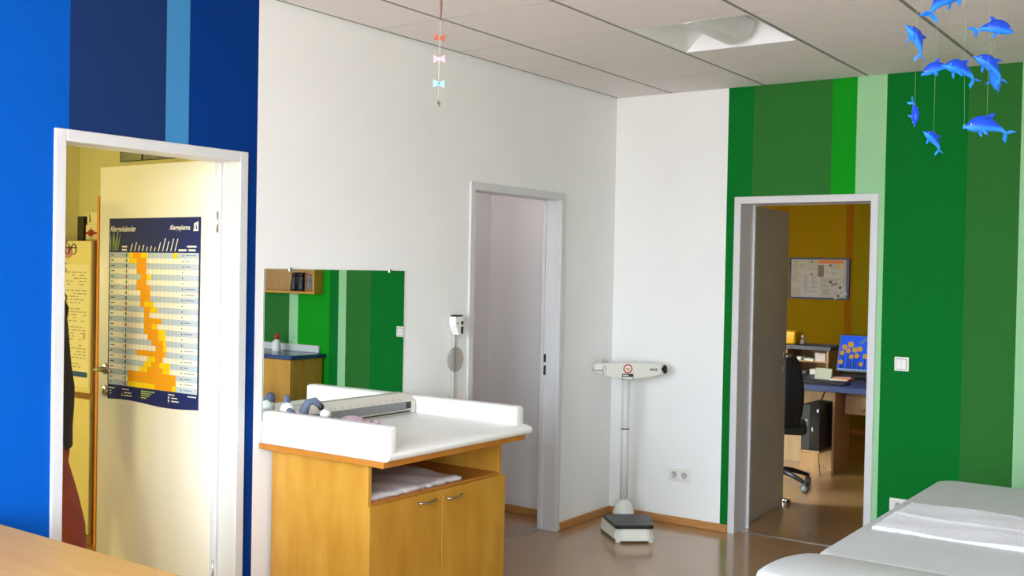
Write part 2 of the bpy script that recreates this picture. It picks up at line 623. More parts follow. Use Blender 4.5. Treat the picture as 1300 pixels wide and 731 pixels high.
# door 1: leaf stands open into the cream room
d1 = struct_empty('door_1', (0, (D1[0] + D1[1]) / 2, 0))
door_frame(d1, 'a', *D1, TA)
seal(d1, 'a', *D1, TA)
lf = MB().box(-0.935, -0.115, -3.22, -3.182, 0.008, 2.06, 0.002).build('leaf', LEAF, d1)
lever(lf, Matrix.Translation((-0.878, -3.22, 1.115)))
for z in (0.25, 1.75):
    MB().cyl((-0.118, -3.196, z), (-0.118, -3.196, z + 0.09), 0.009).build('hinge', STEEL, d1)

# door 2: plain opening, striking plates in the right jamb
d2 = struct_empty('door_2', (0, (D2[0] + D2[1]) / 2, 0))
door_frame(d2, 'a', *D2, TA)
seal(d2, 'a', *D2, TA)
for z0, z1 in ((1.045, 1.095), (0.965, 1.025)):
    MB().box(-0.108, -0.085, D2[1] - FW - 0.0035, D2[1] - FW + 0.001, z0, z1).build('strike_plate', DARK2, d2)

# door 3: leaf stands open into the office
d3 = struct_empty('door_3', ((D3[0] + D3[1]) / 2, 0, 0))
door_frame(d3, 'b', *D3, TB)
seal(d3, 'b', *D3, TB)
ang = math.radians(94.3)
HM = Matrix.Translation((0.872, 0.222, 0)) @ Matrix.Rotation(ang, 4, 'Z')      # leaf runs along local +x from the hinge
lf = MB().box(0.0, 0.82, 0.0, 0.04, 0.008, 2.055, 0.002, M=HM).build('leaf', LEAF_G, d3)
lever(lf, HM @ Matrix.Translation((0.765, 0.0, 1.055)), flip=-1)
lever(lf, HM @ Matrix.Translation((0.765, 0.04, 1.055)) @ Matrix.Rotation(PI, 4, 'Z'), flip=1)
for z in (0.25, 1.75):
    MB().cyl((0.886, 0.213, z), (0.886, 0.213, z + 0.09), 0.009).build('hinge', STEEL, d3)
ds = thing('door_stopper', 'shiny round door stopper on the office floor by the open leaf', 'door stopper', (0.815, 1.085, 0))
MB().lathe([(0, 0), (0.028, 0), (0.030, 0.006), (0.030, 0.02), (0.026, 0.03), (0, 0.031)], c=(0.815, 1.085, 0)).build('body', CHROME, ds)
MB().lathe([(0.0295, 0.009), (0.033, 0.010), (0.033, 0.018), (0.0295, 0.019)], c=(0.815, 1.085, 0)).build('rubber_ring', DARK, ds)

# ================================================================== CEILING LIGHT
cl = thing('ceiling_light', 'square recessed ceiling luminaire with curved reflectors and half round diffuser, unlit', 'ceiling light', ((LX0 + LX1) / 2, (LY0 + LY1) / 2, H))
REFL = mat('luminaire_white', (240, 240, 238), 0.4, vary=0.01)
hb = 0.135
f = MB()
g = 0.010
f.box(LX0 + g, LX1 - g, LY0 + 0.003, LY0 + 0.010, H, H + hb).box(LX0 + g, LX1 - g, LY1 - 0.010, LY1 - 0.003, H, H + hb)
f.box(LX0 + g, LX0 + g + 0.007, LY0 + 0.01, LY1 - 0.01, H, H + hb).box(LX1 - g - 0.007, LX1 - g, LY0 + 0.01, LY1 - 0.01, H, H + hb)
f.box(LX0 + g, LX1 - g, LY0 + 0.003, LY1 - 0.003, H + hb, H + hb + 0.004)
f.build('housing', REFL, cl)
mx_ = (LX0 + LX1) / 2
for sgn in (-1, 1):
    r = MB()
    n = 10
    xa, xb = mx_ + sgn * (S / 2 - g - 0.008), mx_ + sgn * 0.10
    pr = []
    for k in range(n + 1):
        t = k / n
        pr.append((xa + (xb - xa) * t, H + 0.004 + (hb - 0.010) * math.sin(t * PI / 2)))
    for (p, q) in zip(pr, pr[1:]):
        r.quad((p[0], LY0 + 0.011, p[1]), (q[0], LY0 + 0.011, q[1]), (q[0], LY1 - 0.011, q[1]), (p[0], LY1 - 0.011, p[1]))
    r.build('reflector', REFL, cl, smooth=True)
b = MB()
n = 14
pts = [(mx_ + 0.108 * math.cos(PI + PI * k / n), H + hb - 0.035 + 0.104 * math.sin(PI + PI * k / n)) for k in range(n + 1)]
b.prism(pts, 'y', LY0 + 0.012, LY1 - 0.085)
b.build('diffuser', mat('diffuser_white', (226, 226, 224), 0.5, vary=0.02), cl)

# ================================================================== CHANGING UNIT
ct = thing('changing_cabinet', 'birch changing cabinet with two doors and open niche beneath white mat', 'cabinet', (0.3, -2.53, 0))
CX = 0.59
MB().box(0.003, 0.728, -3.055, -2.068, 0.817, 0.841, 0.002).build('worktop', [BIRCH_E], ct)
MB().box(0.016, CX, -2.99, -2.970, 0.0, 0.817, 0.001).build('side_panel', BIRCH, ct)
MB().box(0.016, CX, -2.085, -2.065, 0.0, 0.817, 0.001).build('side_panel', BIRCH, ct)
MB().box(0.016, 0.026, -2.970, -2.085, 0.1, 0.817).build('back_panel', BIRCH, ct)
MB().box(0.026, CX, -2.970, -2.085, 0.630, 0.648, 0.001).build('shelf', BIRCH_E, ct)
MB().box(0.026, CX, -2.970, -2.085, 0.10, 0.118).build('bottom_panel', BIRCH, ct)
MB().box(0.50, 0.52, -2.970, -2.085, 0.0, 0.10).build('plinth', BIRCH_E, ct)
for y0, y1, h0, h1, hz in ((-3.0, -2.536, -2.705, -2.58, 0.604), (-2.532, -2.057, -2.515, -2.395, 0.596)):
    dr = MB().box(CX + 0.002, CX + 0.02, y0, y1, 0.15, 0.638, 0.0015).build('door', BIRCH_F, ct)
    hh = MB()
    xf = CX + 0.02
    hh.tube([(xf - 0.002, h0 + 0.008, hz), (xf + 0.014, h0 + 0.010, hz), (xf + 0.024, h0 + 0.028, hz), (xf + 0.028, (h0 + h1) / 2, hz),
             (xf + 0.024, h1 - 0.028, hz), (xf + 0.014, h1 - 0.010, hz), (xf - 0.002, h1 - 0.008, hz)], [0.0055, 0.005, 0.0045, 0.004, 0.0045, 0.005, 0.0055], 8)
    hh.build('handle', STEEL, dr)

# towel in the niche
tw = MB()
TWM = mat('niche_towel', (232, 226, 224), 0.95, spec=0.1, vary=0.05, scale=50, bump=0.6, bscale=240)


def towel_mesh(mb, x0, x1, y0, y1, z0, th, nx, ny, amp, fray=0.004, bow=0.0):
    """soft folded cloth: closed slab with uneven top and ragged edge"""
    rnd = random.Random(5)
    top, bot = [], []
    for i in range(nx + 1):
        rt, rb = [], []
        for j in range(ny + 1):
            u, v = i / nx, j / ny
            x = x0 + (x1 - x0) * u; y = y0 + (y1 - y0) * v
            ed = min(u, 1 - u, v, 1 - v)
            if ed == 0:
                x += rnd.uniform(-fray, fray); y += rnd.uniform(-fray, fray)
            zz = z0 + th * (1 if ed > 0 else 0.6) + amp * (math.sin(9 * u + 4 * v) * 0.5 + math.sin(17 * v - 6 * u) * 0.3 + rnd.uniform(-.5, .5) * 0.5) * (1 if ed > 0 else 0.2)
            zz += bow * math.exp(-((v - 0.5) / 0.03) ** 2)
            rt.append(mb.bm.verts.new((x, y, zz))); rb.append(mb.bm.verts.new((x, y, z0)))
        top.append(rt); bot.append(rb)
    def fc(*v):
        f = mb.bm.faces.new(v); f.smooth = True
    for i in range(nx):
        for j in range(ny):
            fc(top[i][j], top[i + 1][j], top[i + 1][j + 1], top[i][j + 1])
            fc(bot[i][j], bot[i][j + 1], bot[i + 1][j + 1], bot[i + 1][j])
    for i in range(nx):
        fc(top[i][0], bot[i][0], bot[i + 1][0], top[i + 1][0]); fc(top[i][ny], top[i + 1][ny], bot[i + 1][ny], bot[i][ny])
    for j in range(ny):
        fc(top[0][j], top[0][j + 1], bot[0][j + 1], bot[0][j]); fc(top[nx][j], bot[nx][j], bot[nx][j + 1], top[nx][j + 1])
    return mb


towel_mesh(tw, 0.12, 0.565, -2.962, -2.34, 0.6485, 0.022, 26, 36, 0.009, fray=0.008)
o = tw.build('folded_towel', TWM)
origin_to(o, (0.35, -2.66, 0.6485))
tag(o, 'folded pale towel lying in the open niche of the birch cabinet', 'towel')

# changing mat with raised sides
cm = thing('changing_mat', 'white padded vinyl changing mat with raised ends on birch cabinet', 'changing mat', (0.38, -2.55, 0.841))
prof = [(0.016, 0.8415), (0.735, 0.8415), (0.750, 0.850), (0.756, 0.864), (0.748, 0.877), (0.72, 0.886), (0.55, 0.892), (0.30, 0.892), (0.016, 0.890)]
MB().prism(prof, 'y', -3.050, -2.045, 0.004, 2).build('pad', VINYL, cm)
MB().box(0.018, 0.748, -3.056, -2.988, 0.8418, 0.983, 0.018, 4, smooth=True).build('raised_end', VINYL, cm)
MB().box(0.020, 0.705, -2.118, -2.040, 0.860, 0.972, 0.018, 4, smooth=True).build('raised_end', VINYL, cm)

# measuring rail along the wall edge of the mat
ml = thing('measuring_rail', 'cream infant measuring rail with grey edge lying along the mat by the mirror', 'measuring rail', (0.06, -2.5, 0.892))
RC = mat('rail_cream', (226, 222, 208), 0.45, vary=0.01)
RG = mat('rail_grey', (128, 130, 128), 0.35, vary=0.02)
MB().prism([(0.014, 0.893), (0.098, 0.893), (0.098, 0.955), (0.034, 0.986), (0.014, 0.986)], 'y', -2.87, -2.125, 0.002, 1).build('body', RC, ml)
MB().box(0.0985, 0.108, -2.87, -2.205, 0.915, 0.953, 0.002).build('edge_strip', RG, ml)
MB().box(0.0985, 0.109, -2.204, -2.170, 0.918, 0.951, 0.002).build('end_stop', DARK, ml)
MB().box(0.0985, 0.104, -2.87, -2.17, 0.900, 0.906).build('groove', DARK2, ml)
for k in range(12):
    yy = -2.78 + k * 0.05
    MB().prism([(0.078, 0.96475), (0.094, 0.957), (0.0942, 0.9575), (0.0782, 0.96525)], 'y', yy, yy + 0.003).build('tick_mark', flat('tick_red', (170, 120, 110)), ml)

# soft toys on the mat
PLB = mat('plush_blue_grey', (106, 116, 136), 0.95, spec=0.1, vary=0.1, scale=60, bump=0.7, bscale=160)
PLW = mat('plush_white', (232, 232, 224), 0.95, spec=0.1, vary=0.06, scale=60, bump=0.7, bscale=160)
PLP = mat('plush_pink', (206, 178, 188), 0.95, spec=0.1, vary=0.1, scale=70, bump=0.8, bscale=150)
pt = thing('plush_donkey', 'white and blue-grey plush animal slumped in the mat corner by the mirror', 'soft toy', (0.12, -2.93, 0.892))
MB().ell((0.095, -2.945, 0.938), (0.055, 0.045, 0.045)).ell((0.175, -2.93, 0.925), (0.05, 0.042, 0.032)).build('body', PLW, pt)
MB().ell((0.07, -2.955, 0.985), (0.036, 0.030, 0.030)).build('head', PLW, pt)
MB().ell((0.055, -2.945, 1.022), (0.012, 0.02, 0.026)).build('ear', PLB, pt)
MB().tube([(0.08, -2.965, 0.99), (0.11, -2.97, 0.975), (0.14, -2.97, 0.955)], [0.010, 0.017, 0.012], 10).build('ear', PLB, pt)
lg = MB().tube([(0.135, -2.925, 0.945), (0.130, -2.910, 0.985), (0.135, -2.893, 1.015), (0.150, -2.868, 1.020), (0.165, -2.852, 1.000)], [0.022, 0.020, 0.018, 0.017, 0.014], 12).build('leg', PLB, pt)
MB().ell((0.168, -2.848, 0.992), (0.014, 0.014, 0.016)).build('hoof', DARK, lg)
MB().tube([(0.19, -2.94, 0.93), (0.23, -2.93, 0.918), (0.26, -2.925, 0.910)], [0.02, 0.018, 0.015], 10).build('leg', PLW, pt)

wb = thing('plush_mouse', 'small white round plush head peeping over the near mat end', 'soft toy', (0.305, -2.955, 0.892))
MB().ell((0.305, -2.955, 0.928), (0.030, 0.026, 0.036)).build('body', PLW, wb)
MB().ell((0.302, -2.952, 0.984), (0.025, 0.023, 0.022)).build('head', PLW, wb)
MB().ell((0.325, -2.960, 0.980), (0.006, 0.006, 0.005)).build('muzzle', flat('plush_beige', (200, 190, 160), 0.9), wb)

pk = thing('plush_pig', 'dusty pink plush animal lying behind the near end of the changing mat', 'soft toy', (0.42, -2.87, 0.892))
MB().ell((0.398, -2.893, 0.936), (0.070, 0.055, 0.046), Matrix.Rotation(0.9, 4, 'Z')).build('body', PLP, pk)
MB().ell((0.455, -2.825, 0.925), (0.036, 0.034, 0.032)).build('head', PLP, pk)
MB().ell((0.452, -2.845, 0.953), (0.012, 0.016, 0.012)).build('ear', PLP, pk)
MB().ell((0.470, -2.812, 0.950), (0.012, 0.014, 0.012)).build('ear', PLP, pk)
MB().ell((0.484, -2.800, 0.918), (0.010, 0.010, 0.009)).build('snout', flat('plush_dark', (90, 70, 80), 0.9), pk)

# mirror
mr = thing('wall_mirror', 'frameless rectangular mirror on white wall above changing mat', 'mirror', (0.004, -2.58, 0.94))
MB().box(0.0005, 0.0035, -3.038, -2.120, 0.935, 1.598).build('backing', DARK2, mr)
MB().box(0.0036, 0.0066, -3.038, -2.120, 0.935, 1.598).build('glass', MIRROR, mr)
for y in (-2.90, -2.24):
    MB().box(0.0005, 0.011, y, y + 0.018, 1.588, 1.606, 0.002).build('clip', STEEL, mr)

# wall rod for measuring height
hr = thing('height_rod', 'slim wall height measuring rod with white slider head beside door frame', 'measuring rod', (0.0, -1.718, 0.72))
MB().box(0.0005, 0.016, -1.734, -1.702, 0.72, 1.345, 0.002).build('rail', mat('rod_grey', (178, 180, 174), 0.4, vary=0.02), hr)
MB().box(0.0165, 0.019, -1.731, -1.7165, 0.72, 1.30).build('scale_strip', flat('rod_white', (230, 230, 222), 0.4), hr)
hd = MB().prism([(-1.768, 1.36), (-1.694, 1.36), (-1.694, 1.29), (-1.705, 1.262), (-1.735, 1.262), (-1.768, 1.315)], 'x', 0.0165, 0.062, 0.004, 2).build('slider_head', flat('slider_white', (232, 232, 226), 0.4), hr)
MB().box(0.02, 0.058, -1.758, -1.700, 1.3605, 1.368, 0.002).build('cap', DARK, hd)
MB().disc((0.0622, -1.748, 1.325), (1, 0, 0), 0.005).build('badge', flat('badge_red', (200, 60, 50)), hd)
MB().box(0.0622, 0.064, -1.722, -1.704, 1.318, 1.335).box(0.0622, 0.064, -1.722, -1.704, 1.268, 1.306).build('window', DARK2, hd)
DISC = bpy.data.materials.new('clear_plastic')
DISC.use_nodes = True
nt = DISC.node_tree
for n in list(nt.nodes):
    if n.type != 'OUTPUT_MATERIAL':
        nt.nodes.remove(n)
tr = nt.nodes.new('ShaderNodeBsdfTransparent'); gl = nt.nodes.new('ShaderNodeBsdfPrincipled'); mx = nt.nodes.new('ShaderNodeMixShader')
gl.inputs['Base Color'].default_value = (0.36, 0.33, 0.30, 1); gl.inputs['Roughness'].default_value = 0.2; mx.inputs[0].default_value = 0.28
nt.links.new(tr.outputs[0], mx.inputs[1]); nt.links.new(gl.outputs[0], mx.inputs[2])
nt.links.new(mx.outputs[0], [n for n in nt.nodes if n.type == 'OUTPUT_MATERIAL'][0].inputs[0])
MB().disc((0.021, -1.714, 1.128), (1, 0, 0), 0.068, 32, 0.003).build('clear_disc', DISC, hr)

# ================================================================== COLUMN SCALE
SC = mat('scale_enamel', (226, 226, 214), 0.35, vary=0.01)
ROT = 0.697
sc = thing('column_scale', 'cream column weighing scale with sliding-weight beam and black platform in the corner', 'weighing scale', (0.416, -0.461, 0), ROT)


b = MB()
base_poly = [(-0.085, -0.185), (0.085, -0.185), (0.122, -0.15), (0.165, 0.12), (0.155, 0.20), (0.09, 0.27), (-0.09, 0.27), (-0.155, 0.20), (-0.165, 0.12), (-0.122, -0.15)]
top_poly = [(x * 0.90, y * 0.90 + 0.004) for x, y in base_poly]
tb = bmesh.new()
lo = [tb.verts.new((x, y, 0.012)) for x, y in base_poly]; hi_ = [tb.verts.new((x, y, 0.078)) for x, y in top_poly]
tb.faces.new(lo[::-1]); tb.faces.new(hi_)
for i in range(len(lo)):
    tb.faces.new((lo[i], lo[(i + 1) % len(lo)], hi_[(i + 1) % len(lo)], hi_[i]))
bmesh.ops.bevel(tb, geom=list(tb.edges), offset=0.008, segments=2, affect='EDGES')
b._merge(tb)
for x, y in ((-0.10, -0.15), (0.10, -0.15), (-0.13, 0.2), (0.13, 0.2)):
    b.lathe([(0.018, 0), (0.018, 0.014)], c=(x, y, 0), n=12)
b.build('base', SC, sc, world=False)
MB().prism([(-0.105, -0.158), (0.105, -0.158), (0.118, -0.14), (0.148, 0.12), (0.138, 0.145), (-0.138, 0.145), (-0.148, 0.12), (-0.118, -0.14)], 'z', 0.0785, 0.102, 0.007, 3).build('platform', mat('platform_rubber', (22, 22, 24), 0.34, vary=0.1, scale=120, bump=0.1, bscale=300), sc, world=False)
CYC = 0.22
MB().lathe([(0.068, 0.078), (0.066, 0.10), (0.052, 0.15), (0.032, 0.172), (0.027, 0.18)], c=(0, CYC, 0), n=28).build('column_foot', SC, sc, world=False)
MB().lathe([(0.025, 0.17), (0.025, 0.62), (0.0235, 0.622), (0.0235, 0.628), (0.0245, 0.63), (0.0245, 0.95)], c=(0, CYC, 0), n=24).build('column', mat('scale_column', (224, 226, 220), 0.4, vary=0.01), sc, world=False)
MB().lathe([(0.0258, 0.621), (0.0258, 0.628)], c=(0, CYC, 0), n=24).build('joint_ring', DARK2, sc, world=False)
hp = [(-0.205, 1.037), (-0.16, 1.043), (0.20, 1.043), (0.215, 1.034), (0.217, 0.975), (0.19, 0.965), (0.10, 0.948), (0.03, 0.944), (-0.03, 0.944), (-0.10, 0.950), (-0.19, 0.975), (-0.212, 0.99), (-0.214, 1.025)]
MB().prism(hp, 'y', CYC - 0.045, CYC + 0.045, 0.008, 3).build('beam_head', SC, sc, world=False)
fy = CYC - 0.0455
MB().cyl((0, fy, 1.008), (0, fy - 0.001, 1.008), 0.029, 32, smooth=False).build('seal_sticker', flat('sticker_red', (186, 40, 44)), sc, world=False)
MB().cyl((0, fy - 0.001, 1.008), (0, fy - 0.0018, 1.008), 0.021, 28, smooth=False).build('seal_centre', flat('sticker_white', (238, 236, 230)), sc, world=False)
MB().poly([(-0.016, fy - 0.0022, 1.004), (-0.010, fy - 0.0022, 0.995), (0.010, fy - 0.0022, 0.995), (0.016, fy - 0.0022, 1.004)]).box(-0.011, 0.011, fy - 0.0022, fy - 0.0019, 1.0045, 1.0065).build('seal_print', flat('sticker_yellow', (226, 190, 30)), sc, world=False)
MB().box(-0.013, 0.013, fy - 0.0026, fy - 0.0019, 1.009, 1.0125).build('seal_line', flat('sticker_ink', (90, 96, 110)), sc, world=False)
MB().box(-0.036, 0.036, fy - 0.001, fy, 0.938, 0.977).build('type_plate', flat('plate_black', (36, 38, 36), 0.4), sc, world=False)
MB().box(-0.032, 0.032, fy - 0.0018, fy - 0.0011, 0.941, 0.957).box(-0.030, 0.004, fy - 0.0018, fy - 0.0011, 0.962, 0.970).build('plate_print', flat('plate_white', (214, 216, 210), 0.4), sc, world=False)
MB().tube([(0.217, CYC, 1.005), (0.232, CYC, 1.003)], 0.007).build('knob_shaft', DARK, sc, world=False)
MB().lathe([(0.0, 0), (0.012, 0.001), (0.027, 0.010), (0.029, 0.018), (0.024, 0.026), (0, 0.028)], M=Matrix.Translation((0.230, CYC, 1.003)) @ Matrix.Rotation(PI / 2, 4, 'Y')).build('knob', DARK, sc, world=False)
MB().tube([(-0.150 + 0.009 * math.cos(a), fy - 0.004, 0.998 + 0.028 * math.sin(a)) for a in [2 * PI * k / 20 for k in range(20)]], 0.003, 6, closed=True).build('poise_ring', STEEL, sc, world=False)
MB().tube([(-0.158, fy - 0.004, 0.994), (-0.19, fy - 0.008, 0.996), (-0.225, fy - 0.010, 1.004)], 0.0035, 8).build('poise_rod', STEEL, sc, world=False)
MB().box(-0.155, -0.118, CYC - 0.012, CYC + 0.012, 1.0435, 1.051, 0.002).tube([(-0.148, CYC, 1.05), (-0.150, CYC, 1.068)], 0.003).build('balance_weight', STEEL, sc, world=False)
text('seca', 0.030, DARK, sc, WM[sc.name] @ frame_xz(0.140, fy - 0.0007, 0.998), name='lettering', sx=0.9)

# ================================================================== SOCKETS AND SWITCHES


def socket(root, cx_, cz_, y):
    fr = MB().box(cx_ - 0.029, cx_ + 0.029, y - 0.006, y, cz_ - 0.029, cz_ + 0.029, 0.003).build('socket_face', SWITCHW, root)
    M = Matrix.Translation((cx_, y - 0.0062, cz_)) @ Matrix.Rotation(PI / 2, 4, 'X')
    MB().lathe([(0.0205, 0.0), (0.0205, 0.0018), (0.0190, 0.0018), (0.0185, 0.0002), (0.0, 0.0002)], M=M, n=28).build('socket_well', flat('socket_grey', (196, 196, 192), 0.4), fr)
    for dx in (-0.0095, 0.0095):
        MB().cyl((cx_ + dx, y - 0.0066, cz_), (cx_ + dx, y - 0.0072, cz_), 0.0026, 10).build('pin_hole', DARK, fr)
    for dz in (-0.0165, 0.0165):
        MB().box(cx_ - 0.0035, cx_ + 0.0035, y - 0.0082, y - 0.0064, cz_ + dz - 0.0025, cz_ + dz + 0.0025).build('earth_clip', DARK2, fr)


so = thing('double_socket', 'white double power socket low on the white wall near the scale', 'socket', (0.52, -0.001, 0.32))
MB().box(0.443, 0.597, -0.009, -0.0005, 0.279, 0.361, 0.004).build('cover_plate', SWITCHW, so)
socket(so, 0.484, 0.32, -0.009)
socket(so, 0.556, 0.32, -0.009)
sw = thing('light_switch', 'white rocker light switch on green wall beside office door', 'switch', (1.885, -0.001, 1.123))
MB().box(1.845, 1.925, -0.009, -0.0005, 1.083, 1.163, 0.003).build('cover_plate', SWITCHW, sw)
for a, b_ in ((1.857, 1.8835), (1.8845, 1.910)):
    MB().prism([(-0.0092, 1.095), (-0.0145, 1.095), (-0.0115, 1.150), (-0.0092, 1.150)], 'x', a, b_, 0.001, 1).build('rocker', SWITCHW, sw)
MB().box(1.855, 1.914, -0.0096, -0.0091, 1.092, 1.154).build('shadow_gap', flat('switch_gap', (150, 148, 142)), sw)
s2 = thing('wall_socket', 'white power socket low on green wall half hidden by exam couch', 'socket', (1.885, -0.001, 0.32))
MB().box(1.836, 1.934, -0.009, -0.0005, 0.27, 0.36, 0.004).build('cover_plate', SWITCHW, s2)
socket(s2, 1.885, 0.318, -0.009)

# ================================================================== EXAM COUCH
ex = thing('exam_couch', 'grey-white upholstered examination couch with raised head section by green wall', 'exam couch', (2.68, -2.0, 0))
X0, X1 = 2.315, 3.02


def cushion(mb, x0, x1, ys_, zt, th, R=0.10, nx=18):
    """upholstered slab: plan with rounded corners, rolled edges, top height zt(y)"""
    N = len(ys_)
    ya, yb = ys_[0], ys_[-1]
    rows_t, rows_b = [], []
    for y in ys_:
        d = min(y - ya, yb - y)
        inset = R - math.sqrt(max(0, R * R - (R - d) ** 2)) if d < R else 0.0
        a, b2 = x0 + inset, x1 - inset
        rt, rb = [], []
        for i in range(nx + 1):
            u = i / nx
            s = 0.5 - 0.5 * math.cos(PI * u)
            x = a + (b2 - a) * s
            e = min(x - a, b2 - x, max(d, 0))
            rr = 0.035
            drop = rr - math.sqrt(max(0, rr * rr - (rr - e) ** 2)) if e < rr else 0.0
            rt.append(mb.bm.verts.new((x, y, zt(y) - drop)))
            rb.append(mb.bm.verts.new((x, y, zt(y) - th)))
        rows_t.append(rt); rows_b.append(rb)

    def fc(*v):
        f = mb.bm.faces.new(v); f.smooth = True
    for j in range(N - 1):
        for i in range(nx):
            fc(rows_t[j][i], rows_t[j][i + 1], rows_t[j + 1][i + 1], rows_t[j + 1][i])
            fc(rows_b[j][i], rows_b[j + 1][i], rows_b[j + 1][i + 1], rows_b[j][i + 1])
        fc(rows_t[j][0], rows_t[j + 1][0], rows_b[j + 1][0], rows_b[j][0])
        fc(rows_t[j][nx], rows_b[j][nx], rows_b[j + 1][nx], rows_t[j + 1][nx])
    for i in range(nx):
        fc(rows_t[0][i], rows_b[0][i], rows_b[0][i + 1], rows_t[0][i + 1])
        fc(rows_t[-1][i], rows_t[-1][i + 1], rows_b[-1][i + 1], rows_b[-1][i])
    return mb


def edge_rows(a, b, n=24, R=0.10, k=8):
    r = [a + R * (1 - math.cos(PI / 2 * i / k)) for i in range(k)]
    r += [a + R + (b - a - 2 * R) * i / n for i in range(n + 1)]
    r += [b - R * (1 - math.cos(PI / 2 * (k - 1 - i) / k)) for i in range(k)]
    return r


def z_main(y):
    return 0.672 + 0.0 * y


def z_head(y):
    t = (-2.655 - y) / 0.56
    return 0.678 + 0.055 * math.sin(min(1, max(0, t)) * PI * 0.62)


cb = MB(); cushion(cb, X0, X1, edge_rows(-2.66, -0.93), z_main, 0.075).build('main_cushion', GREYV, ex)
cb = MB(); cushion(cb, X0, X1, edge_rows(-3.215, -2.64, 14, 0.10), z_head, 0.075).build('head_cushion', GREYV, ex)
MB().box(X0 + 0.05, X1 - 0.05, -2.62, -0.99, 0.545, 0.597, 0.004).build('frame', STEEL, ex)
MB().box(X0 + 0.09, X1 - 0.09, -3.12, -2.62, 0.575, 0.603, 0.004).build('head_support', STEEL, ex)
for x in (X0 + 0.08, X1 - 0.12):
    for y in (-2.75, -1.1):
        lgm = MB().box(x, x + 0.04, y, y + 0.04, 0.02, 0.56, 0.004).build('leg', STEEL, ex)
        MB().lathe([(0.03, 0), (0.03, 0.012), (0.018, 0.022)], c=(x + 0.02, y + 0.02, 0), n=14).build('foot', DARK, lgm)
for x in (X0 + 0.085, X1 - 0.115):
    MB().box(x, x + 0.03, -2.71, -1.1, 0.18, 0.21, 0.003).build('stretcher', STEEL, ex)

et = MB()
towel_mesh(et, 2.375, 2.96, -2.175, -1.61, 0.6728, 0.010, 48, 48, 0.0050, fray=0.005, bow=0.006)
o = et.build('towel', TERRY)
origin_to(o, (2.66, -1.89, 0.6728))
tag(o, 'white terry towel spread across the middle of the exam couch', 'towel')

# ================================================================== FOREGROUND DESK
dk = thing('desk', 'maple veneer desk top standing against the blue wall before open door', 'desk', (0.8, -4.7, 0))
MB().box(0.018, 1.55, -5.05, -4.315, 0.722, 0.75, 0.003).build('desktop', DESKW, dk)
for x in (0.05, 1.48):
    MB().box(x, x + 0.03, -5.0, -4.38, 0.0, 0.722, 0.002).build('side_panel', DESKW, dk)
MB().box(0.08, 1.48, -4.42, -4.40, 0.35, 0.722, 0.002).build('modesty_panel', DESKW, dk)

# ================================================================== WASH CABINET (seen in the mirror)
BLUE_TOP = mat('blue_laminate', (34, 60, 112), 0.25, vary=0.04, coat=0.3)
wc = thing('wash_cabinet', 'birch wash cabinet with dark blue worktop against green wall', 'cabinet', (3.45, -0.18, 0))
MB().box(2.71, 4.2, -0.345, -0.016, 0.10, 0.872, 0.002).build('body', BIRCH, wc)
MB().box(2.73, 4.18, -0.30, -0.05, 0.0, 0.10).build('plinth', DARK2, wc)
for k in range(3):
    a = 2.712 + k * 0.496
    dr = MB().box(a, a + 0.492, -0.365, -0.3455, 0.11, 0.868, 0.002).build('door', BIRCH_F, wc)
    MB().tube([(a + 0.40, -0.3645, 0.80), (a + 0.405, -0.385, 0.80), (a + 0.44, -0.39, 0.80), (a + 0.475, -0.385, 0.80), (a + 0.48, -0.3645, 0.80)], 0.005).build('handle', STEEL, dr)
MB().box(2.685, 4.22, -0.385, -0.0005, 0.8725, 0.905, 0.004).build('worktop', BLUE_TOP, wc)
MB().box(2.755, 4.2, -0.022, -0.0005, 0.9055, 0.965, 0.004).build('splashback', LACQUER, wc)
sp = thing('soap_bottle', 'white soap bottle with red pump cap on the blue worktop', 'bottle', (3.11, -0.15, 0.905))
MB().lathe([(0, 0), (0.034, 0), (0.036, 0.006), (0.036, 0.07), (0.028, 0.088), (0.014, 0.096), (0.014, 0.102), (0, 0.102)], c=(3.11, -0.15, 0.9055), n=24).build('bottle_body', flat('bottle_white', (238, 238, 236), 0.35), sp)
MB().lathe([(0.018, 0.1025), (0.019, 0.125), (0.012, 0.135), (0.010, 0.15), (0, 0.152)], c=(3.11, -0.15, 0.9055), n=20).box(3.08, 3.115, -0.158, -0.142, 1.047, 1.06, 0.003).build('pump_cap', flat('cap_red', (196, 28, 36), 0.4), sp)
ws = thing('wall_shelf', 'open birch wall box shelf above the blue worktop', 'shelf', (3.35, -0.13, 1.39))
for a in ((2.735, 3.95, -0.10, -0.0005, 1.388, 1.408), (2.735, 3.95, -0.10, -0.0005, 1.74, 1.76)):
    MB().box(*a, 0.0015).build('board', BIRCH, ws)
for a in ((2.735, 2.755, -0.10, -0.0005, 1.4085, 1.7395), (3.93, 3.95, -0.10, -0.0005, 1.4085, 1.7395)):
    MB().box(*a, 0.0015).build('side_panel', BIRCH, ws)
MB().box(2.7555, 3.9295, -0.012, -0.0005, 1.4085, 1.7395).build('back_panel', mat('birch_back', (172, 128, 78), 0.5, rgb2=(184, 140, 90), scale=6, stretch=(3, 3, .5)), ws)
bn = thing('black_binoculars', 'black binoculars standing upright on the birch wall shelf', 'binoculars', (2.965, -0.055, 1.4085))
for dx in (-0.042, 0.042):
    MB().lathe([(0, 0), (0.036, 0), (0.037, 0.02), (0.034, 0.06), (0.026, 0.10), (0.024, 0.125), (0.027, 0.127), (0.027, 0.15), (0, 0.15)], c=(2.965 + dx, -0.055, 1.409), n=20).build('barrel', DARK, bn)
MB().box(2.945, 2.985, -0.068, -0.042, 1.46, 1.53, 0.006).build('bridge', DARK, bn)
MB().lathe([(0, 0), (0.012, 0), (0.012, 0.03), (0, 0.03)], c=(2.965, -0.055, 1.531), n=14).build('focus_wheel', DARK, bn)
